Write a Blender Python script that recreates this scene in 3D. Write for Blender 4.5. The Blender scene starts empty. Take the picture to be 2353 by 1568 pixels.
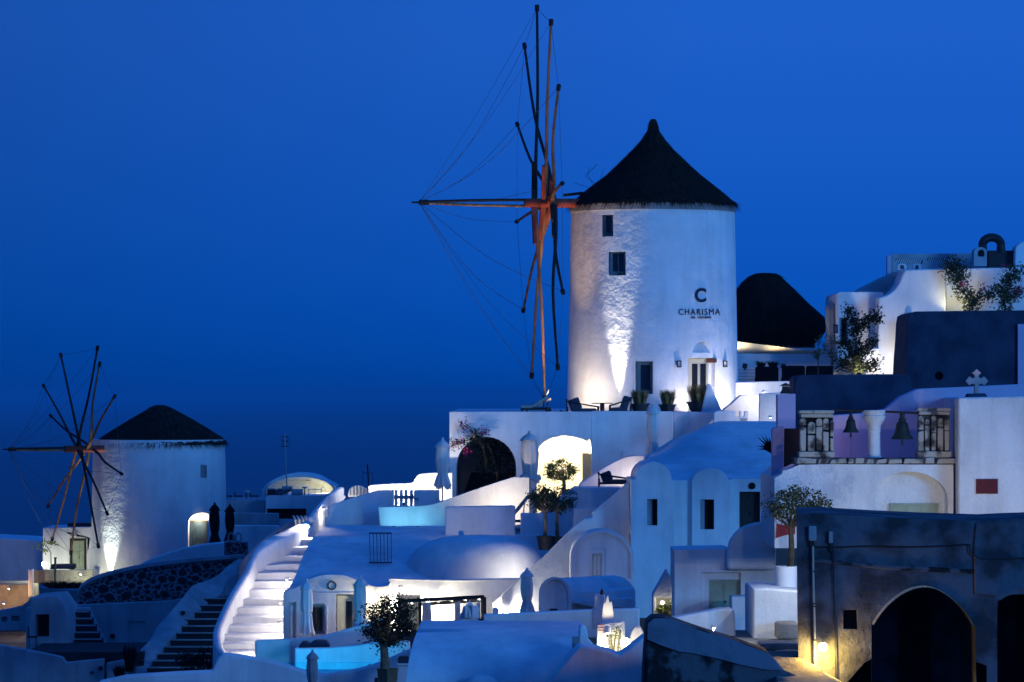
import bpy, bmesh, math, random
from mathutils import Vector, Matrix
from mathutils.geometry import tessellate_polygon
from mathutils.noise import noise as pnoise

random.seed(7)
S = bpy.context.scene
COL = S.collection
R = math.radians

# ------------------------------------------------------------------ camera, sky, sun, exposure
F, HZ, CU, EYE = 9340.0, 900.0, 1176.5, 100.0      # focal length, horizon line, centre column (measured units), eye height above the sea
cam = bpy.data.cameras.new('camera'); cam_o = bpy.data.objects.new('camera', cam); COL.objects.link(cam_o)
cam_o.location = (0, 0, EYE); cam_o.rotation_euler = (R(90), 0, 0)
cam.sensor_width = 36; cam.lens = 36 * F / 2353.0; cam.shift_y = (HZ - 784.0) / 2353.0
cam.clip_start = 1; cam.clip_end = 60000
S.camera = cam_o

world = bpy.data.worlds.new('World'); S.world = world; world.use_nodes = True
wn = world.node_tree; wn.nodes.clear()
w_out = wn.nodes.new('ShaderNodeOutputWorld'); w_bg = wn.nodes.new('ShaderNodeBackground')
w_tc = wn.nodes.new('ShaderNodeTexCoord'); w_sep = wn.nodes.new('ShaderNodeSeparateXYZ')
w_ramp = wn.nodes.new('ShaderNodeValToRGB'); w_sky = wn.nodes.new('ShaderNodeTexSky')
w_sky.sky_type = 'NISHITA'; w_sky.sun_disc = False; w_sky.sun_elevation = R(-3.0); w_sky.sun_rotation = R(140)
w_mul = wn.nodes.new('ShaderNodeMix'); w_mul.data_type = 'RGBA'; w_mul.blend_type = 'MULTIPLY'; w_mul.inputs[0].default_value = 1.0
w_add = wn.nodes.new('ShaderNodeMix'); w_add.data_type = 'RGBA'; w_add.blend_type = 'ADD'; w_add.inputs[0].default_value = 1.0
w_map = wn.nodes.new('ShaderNodeMapRange')
wn.links.new(w_tc.outputs['Generated'], w_sep.inputs[0])
wn.links.new(w_sep.outputs['Z'], w_map.inputs['Value'])
w_map.inputs['From Min'].default_value = -0.02; w_map.inputs['From Max'].default_value = 0.40
wn.links.new(w_map.outputs['Result'], w_ramp.inputs['Fac'])
cr = w_ramp.color_ramp
cr.elements[0].position = 0.0; cr.elements[0].color = (0.000, 0.050, 0.32, 1)
cr.elements[1].position = 1.0; cr.elements[1].color = (0.010, 0.122, 0.64, 1)
def el(z): return (z + .02) / .42
for z, c in ((0.0, (0.0001, 0.056, 0.345, 1)), (0.010, (0.0006, 0.068, 0.41, 1)), (0.0225, (0.002, 0.079, 0.46, 1)), (0.043, (0.005, 0.090, 0.50, 1)), (0.086, (0.0115, 0.107, 0.55, 1)), (0.2, (0.0115, 0.118, 0.61, 1))):
    e = cr.elements.new(el(z)); e.color = c
w_az = wn.nodes.new('ShaderNodeMapRange'); w_az.inputs['From Min'].default_value = -0.28; w_az.inputs['From Max'].default_value = 0.05   # the sky dims slowly towards the left
w_az.inputs['To Min'].default_value = 0.45; w_az.inputs['To Max'].default_value = 0.96
wn.links.new(w_sep.outputs['X'], w_az.inputs['Value'])
wn.links.new(w_sky.outputs[0], w_mul.inputs[6]); w_mul.inputs[7].default_value = (0.004, 0.02, 0.05, 1)
wn.links.new(w_ramp.outputs['Color'], w_add.inputs[6]); wn.links.new(w_mul.outputs[2], w_add.inputs[7])
wn.links.new(w_add.outputs[2], w_bg.inputs['Color']); 
wn.links.new(w_az.outputs['Result'], w_bg.inputs['Strength'])
wn.links.new(w_bg.outputs[0], w_out.inputs['Surface'])

sun = bpy.data.lights.new('dusk_sun', 'SUN'); sun.energy = 1.30; sun.angle = R(14); sun.color = (0.11, 0.42, 1.0)
sun_o = bpy.data.objects.new('dusk_sun', sun); COL.objects.link(sun_o)
sun_o.rotation_euler = Vector((-0.62, 0.78, -0.16)).to_track_quat('-Z', 'Y').to_euler()   # afterglow from front right
S.view_settings.view_transform = 'Standard'; S.view_settings.look = 'None'
S.view_settings.exposure = 0.14; S.view_settings.gamma = 1.0; S.view_settings.use_curve_mapping = False
S.render.engine = 'CYCLES'
S.cycles.use_denoising = True; S.cycles.max_bounces = 6; S.cycles.diffuse_bounces = 3; S.cycles.glossy_bounces = 2
S.cycles.transparent_max_bounces = 8; S.cycles.volume_bounces = 0; S.cycles.sample_clamp_indirect = 4.0

# ------------------------------------------------------------------ helpers
def W(u, v, Y):
    return Vector(((u - CU) / F * Y, Y, EYE + (HZ - v) / F * Y))
def m_px(Y): return Y / F

class G:
    def __init__(s): s.v = []; s.f = []
    def add(s, vs, fs):
        n = len(s.v); s.v += [Vector(p) for p in vs]; s.f += [tuple(i + n for i in f) for f in fs]; return s
    def join(s, o): return s.add(o.v, o.f)

BASE = {}
def props(o, label, cat, group=None, kind=None):
    if label: o['label'] = label
    if cat: o['category'] = cat
    if group: o['group'] = group
    if kind: o['kind'] = kind
    return o
def T(name, label, cat, base, group=None):
    o = bpy.data.objects.new(name, None); COL.objects.link(o); o.empty_display_size = 0.3
    o.location = base; BASE[o.name] = Vector(base)
    return props(o, label, cat, group)
def M(name, g, mat, parent=None, label=None, cat=None, group=None, kind=None, smooth=38, bevel=0, wobble=0):
    if parent is not None: b = BASE[parent.name]
    else:
        xs = [p.x for p in g.v]; ys = [p.y for p in g.v]
        b = Vector(((min(xs) + max(xs)) / 2, (min(ys) + max(ys)) / 2, min(p.z for p in g.v)))
    me = bpy.data.meshes.new(name); me.from_pydata([p - b for p in g.v], [], g.f)
    bm = bmesh.new(); bm.from_mesh(me)
    if smooth: bmesh.ops.remove_doubles(bm, verts=bm.verts, dist=1e-5)
    bmesh.ops.recalc_face_normals(bm, faces=bm.faces); bm.to_mesh(me); bm.free()
    if smooth:
        me.polygons.foreach_set('use_smooth', [True] * len(me.polygons)); me.set_sharp_from_angle(angle=R(smooth))
    me.materials.append(MAT[mat]); me.update()
    o = bpy.data.objects.new(name, me); COL.objects.link(o)
    if parent is not None: o.parent = parent
    else: o.location = b
    BASE[o.name] = b
    if bevel:
        md = o.modifiers.new('edge', 'BEVEL'); md.width = bevel; md.segments = 2; md.limit_method = 'ANGLE'; md.angle_limit = R(40); md.use_clamp_overlap = True
    return props(o, label, cat, group, kind)

def wob(pts, amp, seed=0.0):
    """hand-plastered outline: long edges get a slight waver"""
    if not amp: return pts
    out = []
    n = len(pts)
    for i in range(n):
        a, b = Vector(pts[i]), Vector(pts[(i + 1) % n])
        out.append((a.x, a.y)); L = (b - a).length; k = int(L / 26)
        d = (b - a).normalized() if L else Vector((0, 0)); nn = Vector((-d.y, d.x))
        for j in range(1, k):
            q = a + (b - a) * (j / k)
            w = pnoise(Vector((q.x * 0.021 + seed, q.y * 0.021, seed * 1.7))) * amp
            q = q + nn * w; out.append((q.x, q.y))
    return out
def prism(pts, Y, d, recs=(), wv=0.0, fan=False):
    """outline at distance Y, pushed back d metres; recs = [(outline, depth)] recesses cut in the front"""
    g = G(); pts = wob(pts, wv, Y * 0.37)
    fr = [W(u, v, Y) for u, v in pts]; bk = [Vector((p.x * (Y + d) / Y if fan else p.x, p.y + d, p.z)) for p in fr]; n = len(pts)      # fan: side walls splay outwards
    if not recs:
        g.add(fr, [tuple(range(n))])
    else:
        loops = [fr] + [[W(u, v, Y) for u, v in r[0]] for r in recs]
        flat = [p for l in loops for p in l]
        tris = tessellate_polygon([[Vector((p.x, p.z, 0)) for p in l] for l in loops])
        g.add(flat, tris)
        for r in recs:
            a = [W(u, v, Y) for u, v in r[0]]; b = [p + Vector((0, r[1], 0)) for p in a]; k = len(a)
            g.add(a + b, [(i, (i + 1) % k, k + (i + 1) % k, k + i) for i in range(k)] + [tuple(range(k, 2 * k))])
    g.add(fr + bk, [(i, (i + 1) % n, n + (i + 1) % n, n + i) for i in range(n)] + [tuple(range(n, 2 * n))])
    bm = bmesh.new(); vs = [bm.verts.new(p) for p in g.v]
    for f in g.f:
        try: bm.faces.new([vs[i] for i in f])
        except ValueError: pass
    bmesh.ops.remove_doubles(bm, verts=bm.verts, dist=1e-5)
    bm.verts.index_update(); o = G(); o.v = [v.co.copy() for v in bm.verts]; o.f = [tuple(v.index for v in f.verts) for f in bm.faces]; bm.free()
    return o
def rect(u0, u1, v0, v1): return [(u0, v1), (u0, v0), (u1, v0), (u1, v1)]
def box(u0, u1, v0, v1, Y, d): return prism(rect(u0, u1, v0, v1), Y, d)
def arch(u0, u1, vt, vs, vb, n=14):
    """door-shaped outline: half-ellipse from (u0,vs) over (mid,vt) to (u1,vs), then straight down to vb"""
    c, a, h = (u0 + u1) / 2, (u1 - u0) / 2, vs - vt
    p = [(u0, vb)] if vb > vs + .01 else []
    p += [(c - a * math.cos(math.pi * i / n), vs - h * math.sin(math.pi * i / n)) for i in range(n + 1)]
    if vb > vs + .01: p.append((u1, vb))
    return p
def disc(u, v, r, n=20): return [(u + r * math.cos(2 * math.pi * i / n), v + r * math.sin(2 * math.pi * i / n)) for i in range(n)]
def cbox(c, sx, sy, sz, rot=None):
    vs = [Vector((x * sx / 2, y * sy / 2, z * sz / 2)) for x in (-1, 1) for y in (-1, 1) for z in (-1, 1)]
    if rot: vs = [rot @ p for p in vs]
    return G().add([p + Vector(c) for p in vs], [(0, 1, 3, 2), (4, 6, 7, 5), (0, 4, 5, 1), (2, 3, 7, 6), (0, 2, 6, 4), (1, 5, 7, 3)])
def tube(path, rad, n=8, cap=True):
    g = G(); path = [Vector(p) for p in path]; m = len(path)
    rr = rad if isinstance(rad, (list, tuple)) else [rad] * m
    prev = None; vs = []
    for i, p in enumerate(path):
        d = (path[min(i + 1, m - 1)] - path[max(i - 1, 0)]).normalized()
        x = prev if prev is not None else d.orthogonal()
        x = (x - d * x.dot(d)).normalized(); y = d.cross(x); prev = x
        vs += [p + (x * math.cos(2 * math.pi * k / n) + y * math.sin(2 * math.pi * k / n)) * rr[i] for k in range(n)]
    fs = [(i * n + k, i * n + (k + 1) % n, (i + 1) * n + (k + 1) % n, (i + 1) * n + k) for i in range(m - 1) for k in range(n)]
    if cap: fs += [tuple(range(n)), tuple(range((m - 1) * n, m * n))]
    return g.add(vs, fs)
def beam(a, b, w, h):
    a, b = Vector(a), Vector(b); d = b - a
    q = d.to_track_quat('X', 'Z')
    return cbox((a + b) / 2, d.length, w, h, q.to_matrix())
def rings(rows, Y, n=32, jit=0.0, flat=1.0, closed=True, seed=1, ang=None):
    """rows [(v, ul, ur)]: stacked circles as wide as ul..ur, centred at distance Y; flat = depth/width; ang(phi, t) scales the radius"""
    rnd = random.Random(seed); vs = []; m = len(rows)
    for i, (v, a, b) in enumerate(rows):
        c = W((a + b) / 2, v, Y); r = (b - a) / 2 * m_px(Y)
        for k in range(n):
            ph = 2 * math.pi * k / n
            q = r * (1 + rnd.uniform(-jit, jit))
            if ang: q *= ang(ph, i / max(1, m - 1))
            vs.append(c + Vector((math.cos(ph) * q, math.sin(ph) * q * flat, rnd.uniform(-jit, jit) * r * .4)))
    fs = [(i * n + k, i * n + (k + 1) % n, (i + 1) * n + (k + 1) % n, (i + 1) * n + k) for i in range(m - 1) for k in range(n)]
    if closed: fs += [tuple(range(n)), tuple(range((m - 1) * n, m * n))]
    return G().add(vs, fs)
def loft(secs, closed=False, caps=False):
    """secs = lists of world points, one list per cross-section"""
    n = len(secs[0]); m = len(secs); g = G(); vs = [p for s in secs for p in s]; kk = n if closed else n - 1
    fs = [(i * n + k, i * n + (k + 1) % n, (i + 1) * n + (k + 1) % n, (i + 1) * n + k) for i in range(m - 1) for k in range(kk)]
    if caps: fs += [tuple(range(n)), tuple(range((m - 1) * n, m * n))]
    return g.add(vs, fs)
def smooth_pts(pts, k=4):
    """Catmull-Rom through points of any dimension"""
    P = [Vector(p) for p in pts]; out = []
    for i in range(len(P) - 1):
        p0, p1, p2, p3 = P[max(i - 1, 0)], P[i], P[i + 1], P[min(i + 2, len(P) - 1)]
        for j in range(k):
            t = j / k
            out.append(0.5 * ((2 * p1) + (p2 - p0) * t + (2 * p0 - 5 * p1 + 4 * p2 - p3) * t * t + (3 * p1 - p0 - 3 * p2 + p3) * t ** 3))
    return out + [P[-1]]
def sm2(pts, k=4): return [(p.x, p.y) for p in smooth_pts([Vector((a, b)) for a, b in pts], k)]
def mound(rows, back=3.0, smooth=True):
    """rows [(v, Y, ul, ur)] from the bottom front edge up and back over a rounded roof; closed behind"""
    if smooth: rows = [tuple(r) for r in smooth_pts([Vector(r).to_4d() if len(r) < 4 else Vector(r) for r in rows], 4)]
    secs = []; zt = -1e9
    for v, Y, ul, ur in rows:
        s = [W(ul + (ur - ul) * k, v, Y) for k in (0, .33, .66, 1)]; zt = max(zt + .002, s[0].z)      # a roof never dips again on its way back
        for p in s: p.z = zt
        secs.append(s)
    g = loft(secs)
    Yb = rows[-1][1] + back; zb = W(0, rows[0][0], rows[0][1]).z
    L = [s[0] for s in secs]; Rr = [s[-1] for s in secs]
    Lb = [Vector((p.x, Yb, p.z)) for p in L]; Rb = [Vector((p.x, Yb, p.z)) for p in Rr]
    g.join(loft([L, Lb])); g.join(loft([Rr, Rb])); g.join(loft([Lb, Rb])); g.join(loft([[L[-1], Rr[-1]], [Lb[-1], Rb[-1]]])); g.join(loft([[L[0], Rr[0]], [Lb[0], Rb[0]]]))
    return g

# ------------------------------------------------------------------ materials
MAT = {}
def mat(name, col, rough=.85, var=.08, scale=1.2, bump=0.0, bscale=6.0, col2=None, lo=.42, hi=.6, metal=0.0, fine=0.0, spec=.3, detail=6, stretch=None):
    m = bpy.data.materials.new(name); m.use_nodes = True; nt = m.node_tree; b = nt.nodes['Principled BSDF']; MAT[name] = m
    b.inputs['Roughness'].default_value = rough; b.inputs['Metallic'].default_value = metal; b.inputs['Specular IOR Level'].default_value = spec
    tc = nt.nodes.new('ShaderNodeTexCoord'); mp = nt.nodes.new('ShaderNodeMapping'); nt.links.new(tc.outputs['Object'], mp.inputs[0])
    if stretch: mp.inputs['Scale'].default_value = stretch
    n1 = nt.nodes.new('ShaderNodeTexNoise'); n1.inputs['Scale'].default_value = scale; n1.inputs['Detail'].default_value = detail; nt.links.new(mp.outputs[0], n1.inputs['Vector'])
    rp = nt.nodes.new('ShaderNodeValToRGB'); nt.links.new(n1.outputs['Fac'], rp.inputs['Fac'])
    c2 = col2 or tuple(max(0, x * (1 - var * 2)) for x in col)
    rp.color_ramp.elements[0].position = lo if col2 else .3; rp.color_ramp.elements[1].position = hi if col2 else .62
    rp.color_ramp.elements[0].color = (*c2, 1); rp.color_ramp.elements[1].color = (*col, 1)
    nt.links.new(rp.outputs[0], b.inputs['Base Color'])
    if bump:
        n2 = nt.nodes.new('ShaderNodeTexNoise'); n2.inputs['Scale'].default_value = bscale; n2.inputs['Detail'].default_value = 7; n2.inputs['Roughness'].default_value = .6; nt.links.new(mp.outputs[0], n2.inputs['Vector'])
        bp = nt.nodes.new('ShaderNodeBump'); bp.inputs['Strength'].default_value = min(1, bump); bp.inputs['Distance'].default_value = .04 if bump <= 1 else .04 * bump
        nt.links.new(n2.outputs['Fac'], bp.inputs['Height']); nt.links.new(bp.outputs[0], b.inputs['Normal'])
    return m
def glow(name, col, strength):
    m = bpy.data.materials.new(name); m.use_nodes = True; b = m.node_tree.nodes['Principled BSDF']; MAT[name] = m
    b.inputs['Base Color'].default_value = (.8, .8, .8, 1); b.inputs['Emission Color'].default_value = (*col, 1); b.inputs['Emission Strength'].default_value = strength
def limewash(name, col, bump1=.5, s1=1.6, bump2=.25, s2=14.0, dirt=.16):
    m = bpy.data.materials.new(name); m.use_nodes = True; nt = m.node_tree; b = nt.nodes['Principled BSDF']; MAT[name] = m; L = nt.links.new
    b.inputs['Roughness'].default_value = .92; b.inputs['Specular IOR Level'].default_value = .2
    tc = nt.nodes.new('ShaderNodeTexCoord'); geo = nt.nodes.new('ShaderNodeNewGeometry')
    def noise(sc, det, st=None, rg=.55):
        n = nt.nodes.new('ShaderNodeTexNoise'); n.inputs['Scale'].default_value = sc; n.inputs['Detail'].default_value = det; n.inputs['Roughness'].default_value = rg
        if st:
            mp = nt.nodes.new('ShaderNodeMapping'); mp.inputs['Scale'].default_value = st; L(geo.outputs['Position'], mp.inputs[0]); L(mp.outputs[0], n.inputs['Vector'])
        else: L(geo.outputs['Position'], n.inputs['Vector'])
        return n
    def ramp(n, lo, hi, a, c):
        r = nt.nodes.new('ShaderNodeMapRange'); L(n.outputs['Fac'], r.inputs['Value']); r.inputs['From Min'].default_value = lo; r.inputs['From Max'].default_value = hi; r.inputs['To Min'].default_value = a; r.inputs['To Max'].default_value = c; return r
    r1 = ramp(noise(.9, 7), .35, .62, 1 - dirt, 1.0); r2 = ramp(noise(2.2, 5, (1, 1, .12)), .36, .55, 1 - dirt * .8, 1.0); r3 = ramp(noise(22, 3), .3, .6, .94, 1.0)
    m1 = nt.nodes.new('ShaderNodeMath'); m1.operation = 'MULTIPLY'; L(r1.outputs[0], m1.inputs[0]); L(r2.outputs[0], m1.inputs[1])
    m2 = nt.nodes.new('ShaderNodeMath'); m2.operation = 'MULTIPLY'; L(m1.outputs[0], m2.inputs[0]); L(r3.outputs[0], m2.inputs[1])
    mx = nt.nodes.new('ShaderNodeVectorMath'); mx.operation = 'SCALE'; mx.inputs[0].default_value = col; L(m2.outputs[0], mx.inputs['Scale']); L(mx.outputs[0], b.inputs['Base Color'])
    b1 = nt.nodes.new('ShaderNodeBump'); b1.inputs['Strength'].default_value = min(1, bump1); b1.inputs['Distance'].default_value = .06 * max(1, bump1); L(noise(s1, 6).outputs['Fac'], b1.inputs['Height'])
    b2 = nt.nodes.new('ShaderNodeBump'); b2.inputs['Strength'].default_value = min(1, bump2); b2.inputs['Distance'].default_value = .03; L(noise(s2, 4).outputs['Fac'], b2.inputs['Height']); L(b1.outputs[0], b2.inputs['Normal']); L(b2.outputs[0], b.inputs['Normal'])
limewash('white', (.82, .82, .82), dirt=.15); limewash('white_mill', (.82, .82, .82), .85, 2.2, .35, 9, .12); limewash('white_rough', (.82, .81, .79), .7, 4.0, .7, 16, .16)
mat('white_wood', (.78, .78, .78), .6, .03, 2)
limewash('greyed_dim', (.46, .47, .49), .5, 1.6, .3, 12, .25)  # white plaster darkened in its colour for the dim lower left; also grey masonry
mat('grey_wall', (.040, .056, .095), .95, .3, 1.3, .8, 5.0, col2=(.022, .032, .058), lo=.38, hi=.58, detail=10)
mat('grey_band', (.36, .33, .32), .95, .2, 1.5, .8, 7)
mat('pink', (.62, .48, .60), .9, .05, .7, .4, 4)
mat('slope_render', (.155, .175, .22), .95, .2, 1.4, .8, 7, col2=(.12, .138, .175), lo=.36, hi=.5)
mat('ruin', (.105, .112, .135), .97, .3, 1.1, 1.0, 9, col2=(.034, .036, .043), lo=.42, hi=.58, detail=14)
mat('ruin_low', (.09, .095, .11), .97, .3, 1.6, 1.0, 8, col2=(.012, .012, .014), lo=.46, hi=.53, detail=14)
mat('path', (.33, .29, .23), .97, .2, 2.0, 1.0, 10)
mat('thatch', (.024, .018, .013), .98, .3, 3.0, 1.0, 22, stretch=(1, 1, .25), spec=.05)
mat('straw', (.042, .032, .022), .95, .35, 5.0, spec=.1)
mat('straw_grey', (.055, .05, .045), .95, .35, 5.0, spec=.1)
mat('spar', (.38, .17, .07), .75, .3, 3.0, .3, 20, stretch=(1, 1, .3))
mat('spar_dark', (.022, .017, .015), .8, .2, 3)  # dark copy of the spar wood: shade put into colour; also tips and caps
mat('beam_red', (.38, .055, .025), .7, .3, 3)
mat('rope', (.10, .11, .13), .9)
mat('iron', (.012, .012, .014), .55, .1)
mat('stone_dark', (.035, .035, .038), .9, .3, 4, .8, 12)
mat('stone_lit', (.30, .27, .20), .9, .3, 4, .8, 12)  # paler copy of the dark stone, lamplight on the parapet put into colour
mat('stone_old', (.46, .42, .35), .95, .3, 2.4, 1.0, 12, col2=(.06, .05, .045), lo=.38, hi=.5, detail=8)
mat('mortar', (.24, .25, .27), .95, .1, 3, .6, 12)
mat('step_dark', (.03, .03, .032), .9, .2, 3)
mat('teal', (.10, .17, .19), .6, .1, 3)
mat('green_paint', (.34, .40, .28), .6, .1, 3)
mat('cream_paint', (.55, .53, .42), .6, .08, 3)
mat('glass', (.012, .016, .022), .12, .05, spec=.5)
mat('dark_room', (.004, .004, .005), .9)  # near-black colour standing in for unlit interiors and gaps
mat('door_blue', (.03, .06, .09), .6, .2, 3)
mat('wood_dark', (.045, .038, .032), .7, .3, 5, stretch=(6, 1, 1))
mat('canvas', (.66, .62, .56), .9, .05, 3)
mat('canvas_white', (.74, .72, .70), .9, .05, 3)
mat('canvas_teal', (.60, .66, .64), .9, .05, 3)
mat('canvas_dark', (.006, .006, .008), .95, .1, 3, spec=.05)
mat('canvas_grey', (.30, .33, .36), .9, .1, 3)
mat('sail', (.70, .64, .52), .9, .04, 2)
mat('cushion', (.05, .06, .085), .9, .1, 4)
mat('mattress', (.38, .35, .30), .9, .1, 4)
mat('pot_dark', (.05, .045, .045), .6, .2, 3)
mat('pot_white', (.78, .78, .78), .6, .03, 3)
mat('pot_brown', (.20, .15, .08), .8, .2, 3)
mat('bark', (.34, .25, .15), .95, .3, 6, 1, 18)
mat('bark_dark', (.07, .055, .04), .95, .3, 6)
mat('leaf', (.10, .115, .05), .8, .3, 8, spec=.2)
mat('leaf_dark', (.026, .034, .018), .8, .3, 8, spec=.2)
mat('leaf_light', (.22, .25, .06), .8, .3, 8, spec=.2)
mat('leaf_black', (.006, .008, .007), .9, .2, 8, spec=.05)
for nm in ('leaf', 'leaf_dark', 'leaf_light'):
    nt = MAT[nm].node_tree; b = nt.nodes['Principled BSDF']; tl = nt.nodes.new('ShaderNodeBsdfTranslucent'); mxs = nt.nodes.new('ShaderNodeMixShader'); mxs.inputs[0].default_value = .42
    cl = [l for l in nt.links if l.to_socket == b.inputs['Base Color']][0].from_socket
    nt.links.new(cl, tl.inputs['Color']); nt.links.new(b.outputs[0], mxs.inputs[1]); nt.links.new(tl.outputs[0], mxs.inputs[2]); nt.links.new(mxs.outputs[0], nt.nodes['Material Output'].inputs['Surface'])
mat('grass_dry', (.32, .23, .08), .9, .4, 6)
mat('flower', (.70, .03, .22), .8, .2, 8)
mat('flower_red', (.5, .02, .02), .8, .2, 8)
mat('bronze', (.022, .03, .024), .55, .2, 4, spec=.3)
mat('cross_stone', (.66, .42, .37), .95, .1, 4)
mat('plaque_red', (.12, .012, .016), .7, .15, 6)
mat('sign_ink', (.015, .02, .05), .6)
mat('sign_red', (.30, .03, .03), .8)
mat('duct', (.03, .03, .034), .5, .1, 3, metal=.3)
mat('box_grey', (.30, .31, .32), .6, .1, 3)
mat('pipe_pale', (.52, .44, .33), .6, .1, 3)
mat('pool_paint', (.30, .62, .72), .7, .04, 3)
mat('soil', (.10, .095, .09), .97, .3, .5, .8, 3)
mat('floor_pale', (.45, .44, .42), .95, .08, 2)
mat('terracotta', (.14, .05, .035), .9, .2, 4)
mat('lamp_metal', (.02, .02, .022), .5)
glow('bulb_warm', (1.0, .84, .52), 25.0)
glow('bulb_white', (1.0, .93, .80), 16.0)
glow('bulb_soft', (1.0, .86, .6), 1.2)
glow('bulb_cyan', (.10, .7, 1.0), 2.5)
# sea
m = bpy.data.materials.new('sea'); m.use_nodes = True; MAT['sea'] = m; nt = m.node_tree; b = nt.nodes['Principled BSDF']
b.inputs['Base Color'].default_value = (.0, .012, .05, 1); b.inputs['Roughness'].default_value = .42; b.inputs['IOR'].default_value = 1.33; b.inputs['Specular IOR Level'].default_value = .28
tc = nt.nodes.new('ShaderNodeTexCoord'); n2 = nt.nodes.new('ShaderNodeTexNoise'); n2.inputs['Scale'].default_value = .07; n2.inputs['Detail'].default_value = 5
mp = nt.nodes.new('ShaderNodeMapping'); mp.inputs['Scale'].default_value = (.35, 1, 1)
nt.links.new(tc.outputs['Object'], mp.inputs[0]); nt.links.new(mp.outputs[0], n2.inputs['Vector'])
bp = nt.nodes.new('ShaderNodeBump'); bp.inputs['Strength'].default_value = .9; bp.inputs['Distance'].default_value = 3.0
nt.links.new(n2.outputs['Fac'], bp.inputs['Height']); nt.links.new(bp.outputs[0], b.inputs['Normal'])
# pool water: clear with a glossy film
m = bpy.data.materials.new('water'); m.use_nodes = True; MAT['water'] = m; nt = m.node_tree; nt.nodes.clear()
o_ = nt.nodes.new('ShaderNodeOutputMaterial'); mx = nt.nodes.new('ShaderNodeMixShader'); tr = nt.nodes.new('ShaderNodeBsdfTransparent'); gl = nt.nodes.new('ShaderNodeBsdfGlossy')
wz = nt.nodes.new('ShaderNodeTexNoise'); wz.inputs['Scale'].default_value = 5; wb = nt.nodes.new('ShaderNodeBump'); wb.inputs['Strength'].default_value = .4; nt.links.new(wz.outputs['Fac'], wb.inputs['Height']); nt.links.new(wb.outputs[0], gl.inputs['Normal'])
tr.inputs[0].default_value = (.55, .95, 1, 1); gl.inputs['Roughness'].default_value = .05; mx.inputs[0].default_value = .12
nt.links.new(tr.outputs[0], mx.inputs[1]); nt.links.new(gl.outputs[0], mx.inputs[2]); nt.links.new(mx.outputs[0], o_.inputs[0])

LAMP = 2.6
WARM, WHITE, CYAN, YEL = (1, .82, .55), (1, .93, .82), (.05, .55, 1.0), (1, .62, .10)
def light(parent, pos, power, col=WARM, radius=.08, spot=None, aim=None, blend=.6):
    l = bpy.data.lights.new('lamp_light', 'SPOT' if spot else 'POINT'); l.energy = power * LAMP; l.color = col; l.shadow_soft_size = radius
    o = bpy.data.objects.new('lamp_light', l); COL.objects.link(o); o.parent = parent; o.location = Vector(pos) - BASE[parent.name]
    if spot:
        l.spot_size = R(spot); l.spot_blend = blend; o.rotation_euler = Vector(aim).to_track_quat('-Z', 'Y').to_euler()
    return o
def ground_lamp(u, v, Y, power, label, col=WARM, aim=(0, 0, 1), spot=120, group=None, name='ground_lamp', r=.07, blend=.6):
    """small cylindrical uplight: body, lens, bracket"""
    p = W(u, v, Y); a = Vector(aim).normalized(); t = T(name, label, 'lamp', p - Vector((0, 0, .22)), group)
    M('housing', tube([p - a * .16, p - a * .14, p, p + a * .03], [.05, .09, .09, .095], 12), 'white_wood' if name == 'step_light' else 'lamp_metal', t)
    M('lens', tube([p + a * .005, p + a * .012], .085, 12), 'bulb_white' if col != CYAN else 'bulb_cyan', t)
    M('bracket', tube([p - Vector((0, 0, .22)), p - a * .1], .02, 6), 'lamp_metal', t)
    light(t, p + a * .06, power, col, r, spot, a, blend); return t
def bulb_lamp(u, v, Y, power, label, col=WARM, group=None, rad=.11, mt='bulb_warm', bracket=(0, .25, .05), name='wall_lamp', hood=False):
    """globe on a short bracket; small ones are shielded bulkhead lights whose lens faces down"""
    p = W(u, v, Y); t = T(name, label, 'lamp', p + Vector(bracket), group)
    if mt == 'bulb_soft':
        M('housing', cbox(p, .12, .09, .09), 'white_wood', t, bevel=.015); M('lens', cbox(p - Vector((0, 0, .05)), .09, .06, .012), 'bulb_soft', t); M('mount', tube([p, p + Vector(bracket)], .014, 6), 'white_wood', t)
        light(t, p - Vector((0, 0, .09)), power, col, .05); return t
    n = 12; rows = [(math.cos(math.pi * i / 8), math.sin(math.pi * i / 8)) for i in range(1, 8)]
    vs = [p + Vector((math.cos(2 * math.pi * k / n) * s, math.sin(2 * math.pi * k / n) * s, c)) * rad for c, s in rows for k in range(n)]
    fs = [(i * n + k, i * n + (k + 1) % n, (i + 1) * n + (k + 1) % n, (i + 1) * n + k) for i in range(6) for k in range(n)] + [tuple(range(n)), tuple(range(6 * n, 7 * n))]
    gl = M('globe', G().add(vs, fs), mt, t, smooth=180); gl.visible_shadow = True
    M('arm', tube([p + Vector(bracket), p + Vector(bracket) * .5 + Vector((0, 0, rad * .6)), p + Vector((0, 0, rad * 1.02))], .018, 6), 'lamp_metal', t)
    if hood: M('hood', tube([p + Vector((0, 0, rad * 1.5)), p + Vector((0, 0, rad * .8))], [.03, rad * 1.5], 12), 'lamp_metal', t)
    light(t, p - Vector((0, rad * .6, rad + .05)), power, col, .06); return t

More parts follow.
